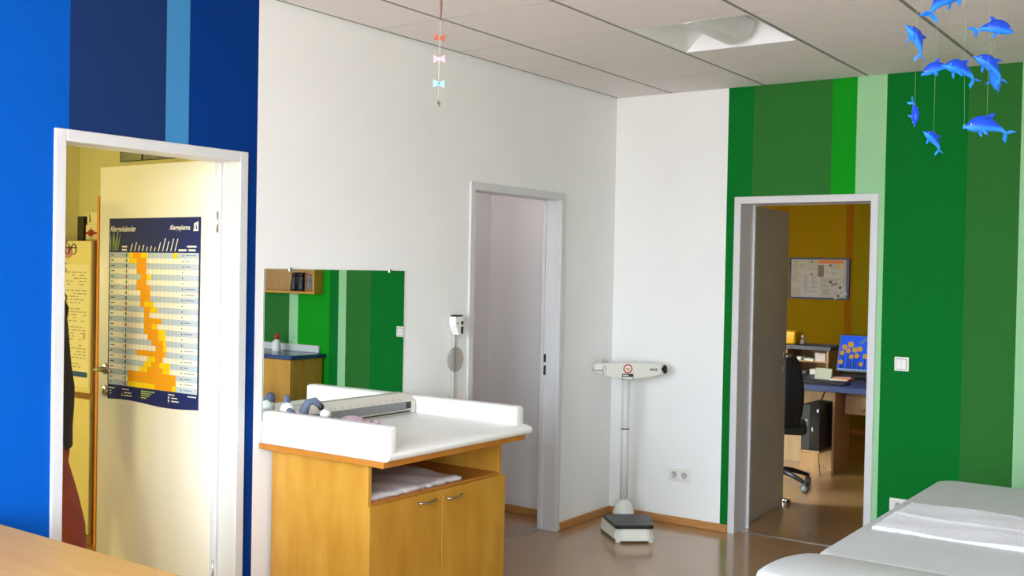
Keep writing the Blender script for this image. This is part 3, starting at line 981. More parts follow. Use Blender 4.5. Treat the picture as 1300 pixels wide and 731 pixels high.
pf = thing('picture_frame', 'small brown wooden picture frame standing on the birch wall shelf', 'picture frame', (2.81, -0.06, 1.4085))
f = MB()
WF = mat('frame_brown', (132, 84, 44), 0.45, rgb2=(150, 98, 54), scale=20)
for a in ((2.757, 2.872, 1.409, 1.427), (2.757, 2.872, 1.531, 1.549), (2.757, 2.775, 1.427, 1.531), (2.854, 2.872, 1.427, 1.531)):
    f.box(a[0], a[1], -0.072, -0.052, a[2], a[3], 0.002)
f.build('frame', WF, pf)
MB().box(2.775, 2.854, -0.066, -0.061, 1.427, 1.531).build('photo', mat('photo_print', (60, 70, 96), 0.3, rgb2=(150, 140, 130), scale=18), pf)

# ================================================================== DOLPHIN MOBILE
DOL = bpy.data.materials.new('dolphin_blue')
DOL.use_nodes = True
nt = DOL.node_tree
pb = nt.nodes['Principled BSDF']; pb.inputs['Roughness'].default_value = 0.35; pb.inputs['Specular IOR Level'].default_value = 0.3
tc = nt.nodes.new('ShaderNodeTexCoord'); sx_ = nt.nodes.new('ShaderNodeSeparateXYZ'); rp = nt.nodes.new('ShaderNodeValToRGB')
mr_ = nt.nodes.new('ShaderNodeMapRange'); mr_.inputs[1].default_value = -0.14; mr_.inputs[2].default_value = 0.14
nt.links.new(tc.outputs['Object'], sx_.inputs[0]); nt.links.new(sx_.outputs['Z'], mr_.inputs[0]); nt.links.new(mr_.outputs[0], rp.inputs['Fac'])
rp.color_ramp.elements[0].position = 0.36; rp.color_ramp.elements[0].color = (*lin((30, 118, 222)), 1)
rp.color_ramp.elements[1].position = 0.56; rp.color_ramp.elements[1].color = (*lin((0, 60, 180)), 1)
nt.links.new(rp.outputs['Color'], pb.inputs['Base Color'])

# one dolphin of length 1, nose towards +x, arched back towards +z
db_ = MB()
tbm = bmesh.new()
prof = [(-0.42, 0.012), (-0.36, 0.028), (-0.26, 0.052), (-0.12, 0.094), (0.02, 0.125), (0.15, 0.130), (0.26, 0.112), (0.34, 0.085), (0.385, 0.055), (0.41, 0.034), (0.45, 0.026), (0.49, 0.014)]
n = 14


def arch(x):
    return 0.06 - 0.75 * (x - 0.08) ** 2 if x < 0.35 else 0.06 - 0.75 * 0.27 ** 2 - 0.35 * (x - 0.35)


rings = []
for x, r in prof:
    rings.append([tbm.verts.new((x, 0.95 * r * math.cos(2 * PI * k / n), arch(x) + 1.34 * r * math.sin(2 * PI * k / n))) for k in range(n)])
for A, B in zip(rings, rings[1:]):
    for k in range(n):
        tbm.faces.new((A[k], A[(k + 1) % n], B[(k + 1) % n], B[k])).smooth = True
tbm.faces.new(rings[0]); tbm.faces.new(rings[-1])
bmesh.ops.recalc_face_normals(tbm, faces=tbm.faces)
db_._merge(tbm)
db_.prism([(0.07, arch(0.07) + 0.12), (-0.09, arch(-0.09) + 0.10), (-0.15, arch(-0.1) + 0.25), (-0.05, arch(-.03) + 0.22)], 'y', -0.012, 0.012, 0.004, 1)
for sgn in (-1, 1):
    M = Matrix.Translation((0.16, 0.075 * sgn, arch(0.16) - 0.07)) @ Matrix.Rotation(0.45 * sgn, 4, 'X')
    db_.prism([(0.055, 0.02), (-0.05, 0.02), (-0.14, -0.20), (-0.08, -0.18)], 'y', -0.01, 0.01, 0.003, 1, M=M)
    z0 = arch(-0.42)
    M = Matrix.Translation((-0.40, 0, z0)) @ Matrix.Rotation(0.75 * sgn, 4, 'X')
    db_.prism([(0.05, 0.0), (-0.05, 0.02 * sgn), (-0.17, 0.18 * sgn), (-0.04, 0.15 * sgn)] , 'y', -0.008, 0.008, 0.003, 1, M=M @ Matrix.Rotation(-0.5, 4, 'Y'))
db_.mi = 1
for sgn in (-1, 1):
    db_.ell((0.34, 0.074 * sgn, arch(0.34) + 0.02), (0.014, 0.008, 0.014), n=8, m=6)
EYE = flat('dolphin_eye', (225, 225, 235), 0.3)

HUB = (2.95, -3.59)
mo = thing('dolphin_mobile', 'mobile of shiny blue plastic dolphins on nylon threads hanging above exam couch', 'mobile', (HUB[0], HUB[1], 1.90))
first = None
DL = [(2.964, -3.708, 2.232, 0.134, 0.791, 0.454), (2.869, -3.593, 2.172, 0.088, 4.020, 0.908), (3.028, -3.540, 2.190, 0.095, 0.477, -0.140),
      (2.898, -3.512, 2.115, 0.080, 3.409, -0.314), (2.980, -3.638, 2.083, 0.095, 3.968, 0.244), (3.023, -3.546, 2.103, 0.091, 3.758, 0.593),
      (2.999, -3.379, 2.108, 0.102, 1.489, -0.611), (2.884, -3.647, 1.992, 0.066, 5.329, -1.45), (2.895, -3.518, 1.943, 0.070, 4.020, 0.663),
      (3.042, -3.658, 1.949, 0.105, 3.671, 0.035)]
for x, y, z, L, hd_, pt_ in DL:
    if first is None:
        first = db_.build('dolphin', [DOL, EYE], mo, world=False)
        d = first
    else:
        d = first.copy(); col.objects.link(d); d.parent = mo
    d.location = Vector((x, y, z)) - Vector((HUB[0], HUB[1], 1.90))
    d.rotation_mode = 'XYZ'
    d.rotation_euler = (0, -pt_, hd_)
    d.scale = (L, L, L)
HZ = 2.46
THR = flat('nylon_thread', (120, 150, 124), 0.4)
for x, y, z, L, *_ in DL:
    MB().cyl((x, y, z + 0.14 * L), (x, y, HZ), 0.00028, 5).build('thread', THR, mo)
MB().cyl((2.978, -3.581, 1.967), (2.970, -3.583, HZ), 0.00028, 5).ell((2.978, -3.581, 1.965), (0.0025, 0.0025, 0.0025), n=8, m=6).build('thread', THR, mo)
BARW = mat('mobile_wood', (196, 156, 100), 0.5, rgb2=(208, 170, 116), scale=20)
for a in (0.2, 0.2 + PI / 3, 0.2 + 2 * PI / 3):
    MB().cyl((HUB[0] - 0.19 * math.cos(a), HUB[1] - 0.19 * math.sin(a), HZ), (HUB[0] + 0.19 * math.cos(a), HUB[1] + 0.19 * math.sin(a), HZ), 0.004, 8).build('bar', BARW, mo)
MB().lathe([(0.0, -0.008), (0.02, -0.006), (0.02, 0.008), (0, 0.01)], c=(HUB[0], HUB[1], HZ), n=16).build('hub', BARW, mo)
MB().cyl((HUB[0], HUB[1], HZ), (HUB[0], HUB[1], H), 0.001, 6).build('cord', THR, mo)

# ================================================================== BOW MOBILE
bm_ = thing('bow_mobile', 'thin string of small red, pink and pale blue bows hanging from a brown twig', 'mobile', (1.381, -3.541, 2.13))
MB().tube([(1.381, -3.54, H), (1.384, -3.542, 2.68), (1.377, -3.537, 2.58), (1.384, -3.542, 2.49), (1.3825, -3.541, 2.45), (1.381, -3.541, 2.405)], [0.004, 0.0045, 0.004, 0.0042, 0.0035, 0.002], 8).build('twig', mat('twig_brown', (112, 78, 62), 0.7, rgb2=(134, 98, 80), scale=40), bm_)
MB().cyl((1.381, -3.541, 2.41), (1.380, -3.546, 2.15), 0.0007, 5).build('string', flat('string_white', (225, 222, 205)), bm_)
for z, c1, c2, s, rz, ry, nm in ((2.351, (196, 62, 34), (110, 170, 130), 0.0155, 0.5, 0.22, 'red'), (2.283, (240, 166, 184), (250, 214, 206), 0.018, 0.62, 0.0, 'pink'), (2.204, (150, 214, 232), (92, 164, 220), 0.018, 0.62, 0.05, 'blue'), (2.142, (96, 150, 96), (126, 104, 60), 0.011, 1.9, 0.3, 'green')):
    M = Matrix.Translation((1.3805, -3.5435, z)) @ Matrix.Rotation(rz, 4, 'Z') @ Matrix.Rotation(ry, 4, 'Y')
    w = MB()
    for sg in (-1, 1):
        w.prism([(0.001 * sg, -0.30 * s), (0.25 * s * sg, -0.35 * s), (1.05 * s * sg, -0.78 * s), (0.98 * s * sg, 0.0), (1.05 * s * sg, 0.72 * s), (0.25 * s * sg, 0.32 * s), (0.001 * sg, 0.28 * s)], 'y', -0.0018, 0.0018, 0.0005, 1, M=M)
    bw = w.build('bow', mat('bow_' + nm, c1, 0.6, vary=0.05), bm_)
    MB().ell((0, 0, 0), (0.28 * s, 0.005, 0.3 * s), M=M, n=10, m=8).build('knot', mat('knot_' + nm, c2, 0.6, vary=0.05), bw)

# ================================================================== ALLERGEN CALENDAR POSTER ON DOOR 1
PX0, PX1, PZ0, PZ1 = -0.856, -0.196, 0.976, 1.817
PY = -3.2215
po = thing('calendar_poster', 'dark blue allergen calendar poster with yellow and orange bars on open door leaf', 'poster', ((PX0 + PX1) / 2, PY, PZ0))
NAVY = mat('poster_navy', (30, 42, 98), 0.6, spec=0.2, vary=0.05, scale=4)
sh = MB()
nu, nv = 12, 14
rows = []
for j in range(nv + 1):
    v = j / nv
    r = []
    for i in range(nu + 1):
        u = i / nu
        zz = PZ0 + (PZ1 - PZ0) * v + (0.006 * math.sin(7 * u) * (1 - v) ** 6)
        r.append((PX0 + (PX1 - PX0) * u, zz))
    rows.append(r)
tb = bmesh.new()
F = [[tb.verts.new((x, PY - 0.0006, z)) for x, z in r] for r in rows]
Bk = [[tb.verts.new((x, PY + 0.0004, z)) for x, z in r] for r in rows]
for j in range(nv):
    for i in range(nu):
        tb.faces.new((F[j][i], F[j][i + 1], F[j + 1][i + 1], F[j + 1][i])); tb.faces.new((Bk[j][i], Bk[j + 1][i], Bk[j + 1][i + 1], Bk[j][i + 1]))
for i in range(nu):
    tb.faces.new((F[0][i], Bk[0][i], Bk[0][i + 1], F[0][i + 1])); tb.faces.new((F[nv][i], F[nv][i + 1], Bk[nv][i + 1], Bk[nv][i]))
for j in range(nv):
    tb.faces.new((F[j][0], F[j + 1][0], Bk[j + 1][0], Bk[j][0])); tb.faces.new((F[j][nu], Bk[j][nu], Bk[j + 1][nu], F[j + 1][nu]))
sh._merge(tb)
sh.build('sheet', NAVY, po)
# table of rows
GX0, GX1, GZ0, GZ1 = -0.848, -0.206, 1.046, 1.660
NR = 25
MX0, MX1 = -0.701, -0.352
SX0 = -0.302
cw = (MX1 - MX0) / 12
rh = (GZ1 - GZ0) / NR
pm = [flat('poster_row_white', (244, 238, 226), 0.75, spec=0.15), flat('poster_row_blue', (188, 202, 218), 0.75, spec=0.15), flat('poster_orange', (246, 164, 0), 0.75, spec=0.15), flat('poster_yellow', (250, 214, 0), 0.75, spec=0.15),
      flat('poster_rule', (120, 130, 160), 0.75, spec=0.15), flat('poster_ink', (70, 76, 84), 0.75, spec=0.15), flat('poster_green', (70, 130, 50), 0.75, spec=0.15), flat('poster_cyan', (60, 170, 200), 0.75, spec=0.15), flat('poster_brown', (150, 60, 60), 0.75, spec=0.15),
      flat('poster_print_white', (238, 236, 232), 0.75, spec=0.15), flat('poster_grass', (170, 190, 90), 0.75, spec=0.15)]


def pr(mb, mi, x0, x1, z0, z1, lay):
    mb.mi = mi
    y = PY - 0.0006 - 0.0003 * lay
    mb.quad((x0, y, z0), (x1, y, z0), (x1, y, z1), (x0, y, z1))


bars = [[(0, 1, 3), (1, 3, 2), (3, 4.7, 3), (11, 12, 3)], [(0, 2, 3), (2, 4.5, 2)], [(2, 4.5, 2)], [(2, 4.5, 2)], [(3, 4.6, 2), (4.6, 5.6, 3)], [(2, 4.6, 2)], [(2, 5.5, 2)], [(3, 5.5, 2)], [(3, 5.5, 2)],
        [(3, 4, 2), (4, 6.4, 3)], [(4, 5.6, 2), (5.6, 7.4, 3)], [(4, 5.4, 2)], [(4, 8.4, 2)], [(4, 6, 2), (6, 7.4, 3)], [(4, 7.6, 2), (7.6, 9.4, 3)], [(5, 7.6, 2), (7.6, 9.4, 3)], [(6, 8.8, 2), (8.8, 9.6, 3)],
        [(7, 8.8, 2), (8.8, 9.7, 3)], [(2.2, 9.6, 2)], [(5, 6.9, 3), (6.9, 8.8, 2)], [(4.1, 6, 3), (6, 8, 2), (8, 10.6, 3)], [(3, 5, 3), (5, 8.8, 2), (8.8, 10.6, 3)], [(0, 12, 2)], [(0, 12, 2)], [(0, 6.9, 3), (6.9, 11.1, 2), (11.1, 12, 3)]]
tbx = MB()
rnd = random.Random(3)
for k in range(NR):
    z1 = GZ1 - k * rh; z0 = z1 - rh
    pr(tbx, 1 if k % 2 == 0 else 0, GX0, GX1, z0, z1, 1)
    for a, b, c_ in bars[k]:
        pr(tbx, c_, MX0 + a * cw, MX0 + b * cw, z0, z1, 2)
    pr(tbx, 5, GX0 + 0.010, GX0 + 0.010 + rnd.uniform(0.012, 0.032), z0 + rh * 0.42, z0 + rh * 0.62, 2)
    pr(tbx, rnd.choice((6, 6, 5, 7, 6, 8)), MX0 - 0.024, MX0 - 0.014, z0 + rh * 0.15, z0 + rh * 0.85, 2)
    pr(tbx, 5, MX0 - 0.040, MX0 - 0.035, z0 + rh * 0.4, z0 + rh * 0.6, 2)
    pr(tbx, 5, SX0 - 0.016, SX0 - 0.009, z0 + rh * 0.35, z0 + rh * 0.62, 2)
    if rnd.random() < 0.7:
        pr(tbx, 4, SX0 + 0.006, SX0 + rnd.uniform(0.03, 0.085), z0 + rh * 0.45, z0 + rh * 0.60, 2)
    pr(tbx, 4, GX0, GX1, z0, z0 + 0.0006, 3)
for k in range(13):
    x = MX0 + k * cw
    pr(tbx, 4, x, x + 0.0009, GZ0, GZ1, 3)
pr(tbx, 4, SX0, SX0 + 0.0009, GZ0, GZ1, 3)
tbx.build('table_print', pm, po)['kind'] = 'stuff'
# grass sprig and slanted month strokes in the header, small print in the footer
hp_ = MB(); hp_.mi = 10
for k, (x, dx, hh) in enumerate(((-0.842, -0.004, 0.085), (-0.828, 0.006, 0.10), (-0.815, -0.002, 0.09), (-0.798, 0.012, 0.115), (-0.790, 0.022, 0.085), (-0.806, 0.004, 0.07))):
    y = PY - 0.0011
    hp_.poly([(x - 0.0015, y, 1.668), (x + 0.0015, y, 1.668), (x + 0.002 + dx * 0.6, y, 1.668 + hh * 0.6), (x + dx, y, 1.668 + hh), (x - 0.004 + dx * 0.5, y, 1.668 + hh * 0.5)])
hp_.mi = 9
for k, hh in enumerate((0.034, 0.040, 0.026, 0.028, 0.020, 0.024, 0.018, 0.040, 0.058, 0.044, 0.056, 0.056)):
    x = MX0 + k * cw + 0.008
    y = PY - 0.0011
    hp_.poly([(x, y, 1.667), (x + 0.006, y, 1.667), (x + 0.006 + hh * 0.36, y, 1.667 + hh), (x + hh * 0.36, y, 1.667 + hh)])
for x0, x1, z0 in ((-0.757, -0.718, 1.683), (-0.757, -0.720, 1.668), (-0.345, -0.290, 1.668), (-0.286, -0.222, 1.684), (-0.276, -0.228, 1.668)):
    pr(hp_, 9, x0, x1, z0, z0 + 0.008, 1)
for x0, x1, z0, c_ in ((-0.848, -0.800, 1.028, 9), (-0.838, -0.826, 1.014, 9), (-0.838, -0.826, 1.002, 9), (-0.745, -0.690, 1.028, 9), (-0.730, -0.672, 1.013, 9), (-0.730, -0.668, 1.000, 9),
                       (-0.600, -0.500, 1.030, 10), (-0.600, -0.525, 1.020, 10), (-0.600, -0.540, 1.010, 10), (-0.600, -0.560, 1.000, 10), (-0.405, -0.360, 1.030, 9), (-0.382, -0.340, 1.016, 9), (-0.382, -0.330, 1.002, 9), (-0.270, -0.212, 1.032, 9)):
    pr(hp_, c_, x0, x1, z0, z0 + 0.0045, 1)
for x, z, c_ in ((-0.747, 1.012, 8), (-0.747, 0.999, 3), (-0.405, 1.014, 9), (-0.405, 1.000, 9), (-0.405, 0.988, 8)):
    pr(hp_, c_, x, x + 0.009, z, z + 0.009, 1)
hp_.build('small_print', pm, po)['kind'] = 'stuff'
WPR = MATS['poster_print_white']
text('Allergenkalender', 0.036, WPR, po, frame_xz(-0.847, PY - 0.0010, 1.757), sx=0.78)
text('Allergopharma', 0.030, WPR, po, frame_xz(-0.408, PY - 0.0010, 1.762), sx=0.78, shear=0.15)
lg_ = MB(); lg_.mi = 0
y = PY - 0.0010
lg_.poly([(-0.246, y, 1.756), (-0.212, y, 1.756), (-0.212, y, 1.797), (-0.222, y, 1.797), (-0.226, y, 1.790), (-0.230, y, 1.793), (-0.240, y, 1.790), (-0.242, y, 1.768)])
lg_.mi = 1
y = PY - 0.0013
lg_.poly([(-0.236, y, 1.764), (-0.233, y, 1.764), (-0.230, y, 1.784), (-0.234, y, 1.782)]).poly([(-0.226, y, 1.764), (-0.220, y, 1.764), (-0.218, y, 1.772), (-0.224, y, 1.776), (-0.218, y, 1.788), (-0.222, y, 1.786), (-0.228, y, 1.776)])
lg_.build('logo', [WPR, NAVY], po)

# ================================================================== CREAM ROOM (door 1)
OPAL = flat('opal_glass', (255, 226, 150), 0.4, emit=1.2)
for lx, ly, en, lb in ((-0.55, -5.2, 26, 'round opal pendant lamp in the cream room near its doorway'), (-1.9, -4.2, 24, 'added round opal pendant lamp brightening the cream room before the tall cabinet')):  # unseen lamps, hung low to even the light; second added to brighten walls
    lampc = thing('pendant_lamp', lb, 'lamp', (lx, ly, 1.55))
    MB().lathe([(0, 0.10), (0.05, 0.10), (0.05, 0.085), (0.006, 0.075), (0.006, -0.93), (0.0, -0.93)], c=(lx, ly, 2.55), n=28).build('cord', LACQUER, lampc)
    MB().lathe([(0.0, 0.03), (0.10, 0.02), (0.17, -0.01), (0.195, -0.05), (0.19, -0.052), (0.0, -0.05)], c=(lx, ly, 1.6), n=28).build('shade', OPAL, lampc)
    ld = bpy.data.lights.new('pendant_lamp_light', 'POINT'); ld.shadow_soft_size = 0.12; ld.energy = en; ld.color = (1.0, 0.90, 0.40)
    lo_ = bpy.data.objects.new('pendant_lamp_light', ld); lo_.location = (lx, ly, 1.42); col.objects.link(lo_)
ld = bpy.data.lights.new('store_fill_light', 'AREA'); ld.shape = 'DISK'; ld.size = 0.25; ld.energy = 2.2; ld.color = (1.0, 0.95, 0.92)  # unseen fill lamp added to brighten the room behind door 2
lo_ = bpy.data.objects.new('store_fill_light', ld); lo_.location = (-0.42, -1.0, 2.57); col.objects.link(lo_)
sl_ = thing('store_fill_lamp', 'added small round ceiling lamp, out of view, brightening the white side room', 'lamp', (-0.42, -1.0, 2.58))
MB().lathe([(0, 0.07), (0.13, 0.07), (0.13, 0.05), (0, 0.05)], c=(-0.42, -1.0, 2.58), n=24).build('base', LACQUER, sl_)
MB().lathe([(0.12, 0.049), (0.10, 0.02), (0, 0.004)], c=(-0.42, -1.0, 2.58), n=24).build('shade', flat('opal_glass_white', (255, 244, 235), 0.4, emit=0.8), sl_)

KC = mat('cabinet_cream', (232, 222, 170), 0.5, vary=0.02)
KB = mat('cabinet_brown', (140, 100, 62), 0.5, rgb2=(156, 114, 74), scale=10, stretch=(4, 4, .6))
kc = thing('tall_cabinet', 'tall cream cabinet with brown sides in the cream room', 'cabinet', (-2.2, -2.43, 0))
MB().box(-2.52, -1.876, -2.63, -2.205, 0.0, 1.735, 0.003).build('body', KB, kc)
MB().box(-2.518, -1.879, -2.65, -2.631, 0.865, 1.733, 0.003).build('door', KC, kc)
MB().box(-2.518, -1.879, -2.65, -2.631, 0.06, 0.83, 0.003).build('door', KC, kc)
cs = thing('information_sheet', 'cream printed information sheet with blue foot strip on the tall cabinet door', 'sheet', (-2.0, -2.652, 0.90))
MB().box(-2.13, -1.888, -2.6525, -2.6505, 0.90, 1.60).build('paper', flat('paper_cream', (240, 234, 206), 0.6), cs)
w = MB()
rnd = random.Random(11)
for k in range(32):
    z = 1.55 - k * 0.0175
    if k % 6 == 5:
        continue
    x = -2.115
    while x < -1.93:
        L = rnd.uniform(0.02, 0.06)
        if rnd.random() < 0.75:
            w.quad((x, -2.6529, z), (min(x + L, -1.915), -2.6529, z), (min(x + L, -1.915), -2.6529, z + 0.007), (x, -2.6529, z + 0.007))
        x += L + 0.012
w.mi = 1
w.quad((-2.12, -2.6529, 0.955), (-1.90, -2.6529, 0.955), (-1.90, -2.6529, 0.985), (-2.12, -2.6529, 0.985))
w.mi = 2
w.quad((-1.94, -2.6531, 1.17), (-1.93, -2.6531, 1.17), (-1.93, -2.6531, 1.20), (-1.94, -2.6531, 1.20))
w.build('print', [flat('print_grey', (178, 174, 140)), flat('print_blue', (40, 86, 150)), flat('print_red', (190, 60, 50))], cs)['kind'] = 'stuff'

o = MB().box(-2.145, -2.085, -2.57, -2.40, 1.7355, 1.88, 0.003).build('storage_box', mat('box_black', (40, 34, 34), 0.5, vary=0.1))
tag(origin_to(o, (-2.115, -2.48, 1.7355)), 'black storage box on top of the tall cream cabinet', 'box')
b1 = thing('gift_box', 'white carton with dark red star print on the tall cream cabinet', 'box', (-2.02, -2.5, 1.7355))
MB().box(-2.075, -1.965, -2.56, -2.44, 1.7355, 1.83, 0.002).build('carton', flat('carton_white', (236, 228, 200), 0.5), b1)
MB().box(-2.075, -1.965, -2.5608, -2.5602, 1.775, 1.788).poly([(-2.02 + (0.036 if k % 2 == 0 else 0.018) * math.sin(2 * PI * k / 12), -2.5612, 1.782 + (0.036 if k % 2 == 0 else 0.018) * math.cos(2 * PI * k / 12)) for k in range(12)]).build('star_print', flat('print_dark_red', (150, 36, 40)), b1)
b2 = thing('medicine_carton', 'white carton with black mark stacked on the red star box', 'box', (-2.02, -2.5, 1.8305))
MB().box(-2.07, -1.97, -2.555, -2.45, 1.8305, 1.905, 0.002).build('carton', MATS['carton_white'], b2)
MB().box(-2.05, -2.028, -2.5558, -2.5552, 1.846, 1.853).poly([(-2.05, -2.5556, 1.895), (-2.044, -2.5556, 1.895), (-2.033, -2.5556, 1.855), (-2.046, -2.5556, 1.855)]).build('print', DARK, b2)

BC = mat('bookcase_beech', (216, 142, 62), 0.45, rgb2=(226, 156, 76), scale=10, stretch=(4, 4, .5))
bk = thing('tall_bookcase', 'tall orange beech bookcase standing behind the open poster door', 'bookcase', (-1.4, -2.42, 0))
for x in (-1.826, -1.0):
    MB().box(x, x + 0.02, -2.65, -2.205, 0, 1.985, 0.001).build('side_panel', BC, bk)
MB().box(-1.8055, -1.0005, -2.217, -2.205, 0.0, 1.985).build('back_panel', BC, bk)
for z in (0.06, 0.45, 0.84, 1.21, 1.59, 1.965):
    MB().box(-1.8055, -1.0005, -2.645, -2.2175, z, z + 0.02).build('shelf', BC, bk)
o = MB().lathe([(0, 0), (0.045, 0), (0.05, 0.006), (0.078, 0.032), (0.088, 0.045), (0.084, 0.045), (0.07, 0.032), (0.04, 0.012), (0, 0.010)], c=(-1.755, -2.555, 1.9852), n=28).build('bowl', mat('bowl_blue', (72, 84, 124), 0.35, vary=0.05))
tag(origin_to(o, (-1.755, -2.555, 1.9852)), 'small grey-blue bowl on top of the beech bookcase', 'bowl')
MARB = mat('picture_blue_marble', (120, 132, 152), 0.4, rgb2=(196, 200, 186), scale=9, detail=5)
for x0, x1, lb in ((-2.25, -2.04, 'narrow blue-grey marbled picture high on the cream wall'), (-2.025, -1.55, 'wide blue-grey marbled picture high on the cream wall')):
    q = thing('marbled_picture', lb, 'picture', ((x0 + x1) / 2, -2.201, 2.24), group='pictures on the cream wall')
    MB().box(x0, x1, -2.215, -2.2005, 2.24, 2.56, 0.002).build('canvas', MARB, q)
    f = MB()
    f.box(x0 - 0.004, x1 + 0.004, -2.216, -2.2005, 2.236, 2.2395).box(x0 - 0.004, x1 + 0.004, -2.216, -2.2005, 2.5605, 2.564).box(x0 - 0.004, x0 - 0.0005, -2.216, -2.2005, 2.24, 2.56).box(x1 + 0.0005, x1 + 0.004, -2.216, -2.2005, 2.24, 2.56)
    f.build('frame', flat('frame_slate', (60, 66, 84), 0.5), q)


# ------------------------------------------------------------------ person
def skin_bm(nodes, edges, root, sub=2):
    """nodes name->(x,y,z,rx,ry); returns evaluated mesh grown with the Skin modifier"""
    names = list(nodes)
    me = bpy.data.meshes.new('tmp_skin')
    me.from_pydata([nodes[n][:3] for n in names], [(names.index(a), names.index(b)) for a, b in edges], [])
    ob = bpy.data.objects.new('tmp_skin', me); col.objects.link(ob)
    sm = ob.modifiers.new('skin', 'SKIN'); sm.use_smooth_shade = True
    for i, nme in enumerate(names):
        sv = me.skin_vertices[0].data[i]
        sv.radius = nodes[nme][3:5]
        sv.use_root = nme == root
    ss = ob.modifiers.new('sub', 'SUBSURF'); ss.levels = sub; ss.render_levels = sub
    bpy.context.view_layer.update()
    dg = bpy.context.evaluated_depsgraph_get()
    out = bpy.data.meshes.new_from_object(ob.evaluated_get(dg))
    tb = bmesh.new(); tb.from_mesh(out)
    bpy.data.objects.remove(ob); bpy.data.meshes.remove(out)
    return tb


SKIN = mat('skin', (206, 150, 122), 0.55, vary=0.04, scale=20)
pe = thing('person', 'standing person with glasses, long black top and rust red trousers behind the blue wall', 'person', (-0.785, -3.618, 0), 0.6168)
N = dict(pel=(0, 0, .95, .12, .13), sp=(.0, 0, 1.10, .10, .13), ch=(.0, 0, 1.30, .10, .15), nb=(-.015, 0, 1.45, .055, .07), nk=(.005, 0, 1.53, .05, .05), hd1=(.03, 0, 1.60, .065, .06), hd2=(.035, 0, 1.67, .085, .07), hd3=(.02, 0, 1.74, .08, .065), hd4=(.015, 0, 1.775, .04, .035))
E_ = [('pel', 'sp'), ('sp', 'ch'), ('ch', 'nb'), ('nb', 'nk'), ('nk', 'hd1'), ('hd1', 'hd2'), ('hd2', 'hd3'), ('hd3', 'hd4')]
for s, sg in (('r', -1), ('l', 1)):
    fx = .0 if s == 'r' else 0
    kx, ax = (.165, .215) if s == 'r' else (-.02, -.12)
    N.update({s + 'sh': (-.01, .17 * sg, 1.41, .055, .055), s + 'el': (-.07, .235 * sg, 1.13, .04, .04), s + 'wr': (-.02, .25 * sg, .90, .028, .032), s + 'pm': (.0, .25 * sg, .84, .02, .04),
              s + 'hp': (.01, .09 * sg, .90, .085, .085), s + 'kn': (kx, .10 * sg, .50, .058, .058), s + 'an': (ax, .10 * sg, .09, .04, .04), s + 'ft': (ax + .10, .11 * sg, .045, .04, .035), s + 'to': (ax + .17, .115 * sg, .035, .03, .028)})
    E_ += [('ch', s + 'sh'), (s + 'sh', s + 'el'), (s + 'el', s + 'wr'), (s + 'wr', s + 'pm'), ('pel', s + 'hp'), (s + 'hp', s + 'kn'), (s + 'kn', s + 'an'), (s + 'an', s + 'ft'), (s + 'ft', s + 'to')]
body = MB()
body._merge(skin_bm(N, E_, 'pel'))
# face: nose, brow, lips, chin, ears; five fingers on each hand
body.ell((.128, 0, 1.652), (.024, .014, .024)).ell((.105, 0, 1.605), (.018, .024, .008)).ell((.098, 0, 1.577), (.026, .028, .020)).ell((.102, 0, 1.705), (.022, .05, .018))
for sg in (-1, 1):
    body.ell((.02, .078 * sg, 1.665), (.020, .008, .032))
    for k, (dx, ln_) in enumerate(((-.026, .062), (-.009, .075), (.009, .082), (.026, .074))):
        body.tube([(dx, .25 * sg, .835), (dx + .006, .25 * sg, .805), (dx + .014, (.25 - .006) * sg, .835 - ln_ * .75), (dx + .014, (.25 - .016) * sg, .835 - ln_)], [.0095, .009, .008, .006], 8)
    body.tube([(.028, .248 * sg, .865), (.045, .240 * sg, .835), (.050, .232 * sg, .805)], [.011, .0095, .007], 8)
body.build('body', SKIN, pe, world=False)
eye = MB()
for sg in (-1, 1):
    eye.ell((.112, .032 * sg, 1.672), (.010, .013, .008), n=10, m=8)
eye.build('eyes', flat('eye', (60, 50, 46), 0.2), pe, world=False)
hair = MB().ell((.0, 0, 1.715), (.108, .092, .088)).ell((-.045, 0, 1.655), (.065, .082, .085))
hair.build('hair', mat('hair_brown', (74, 56, 44), 0.7, vary=0.2, scale=40, stretch=(1, 1, 6)), pe, world=False)


def loft(mb, rings_, n=20):
    """closed skin over elliptical rings (x,y,z,rx,ry)"""
    tb = bmesh.new()
    rg = [[tb.verts.new((x + rx * math.cos(2 * PI * k / n), y + ry * math.sin(2 * PI * k / n), z)) for k in range(n)] for x, y, z, rx, ry in rings_]
    for A, B in zip(rg, rg[1:]):
        for k in range(n):
            tb.faces.new((A[k], A[(k + 1) % n], B[(k + 1) % n], B[k])).smooth = True
    tb.faces.new(rg[0]); tb.faces.new(rg[-1])
    bmesh.ops.recalc_face_normals(tb, faces=tb.faces)
    return mb._merge(tb)


tp = MB()
loft(tp, [(.0, 0, .795, .135, .195), (.0, 0, .80, .14, .20), (.005, 0, .88, .135, .19), (.01, 0, .98, .138, .185), (.012, 0, 1.06, .138, .18), (.005, 0, 1.15, .13, .175), (.0, 0, 1.25, .122, .18), (-.005, 0, 1.34, .115, .19), (-.01, 0, 1.41, .10, .19), (-.012, 0, 1.45, .078, .14), (-.01, 0, 1.475, .064, .075), (-.008, 0, 1.49, .058, .062)])
for sg in (-1, 1):
    tp.tube([(-.005, .12 * sg, 1.41), (-.012, .185 * sg, 1.395), (-.03, .215 * sg, 1.32), (-.055, .235 * sg, 1.22), (-.075, .245 * sg, 1.12), (-.06, .25 * sg, 1.03), (-.03, .252 * sg, .92)], [.07, .068, .062, .056, .052, .047, .04], 14)
tp.build('top', mat('top_black', (24, 24, 28), 0.85, vary=0.1, scale=30, bump=0.3, bscale=80), pe, world=False)
trs = MB()
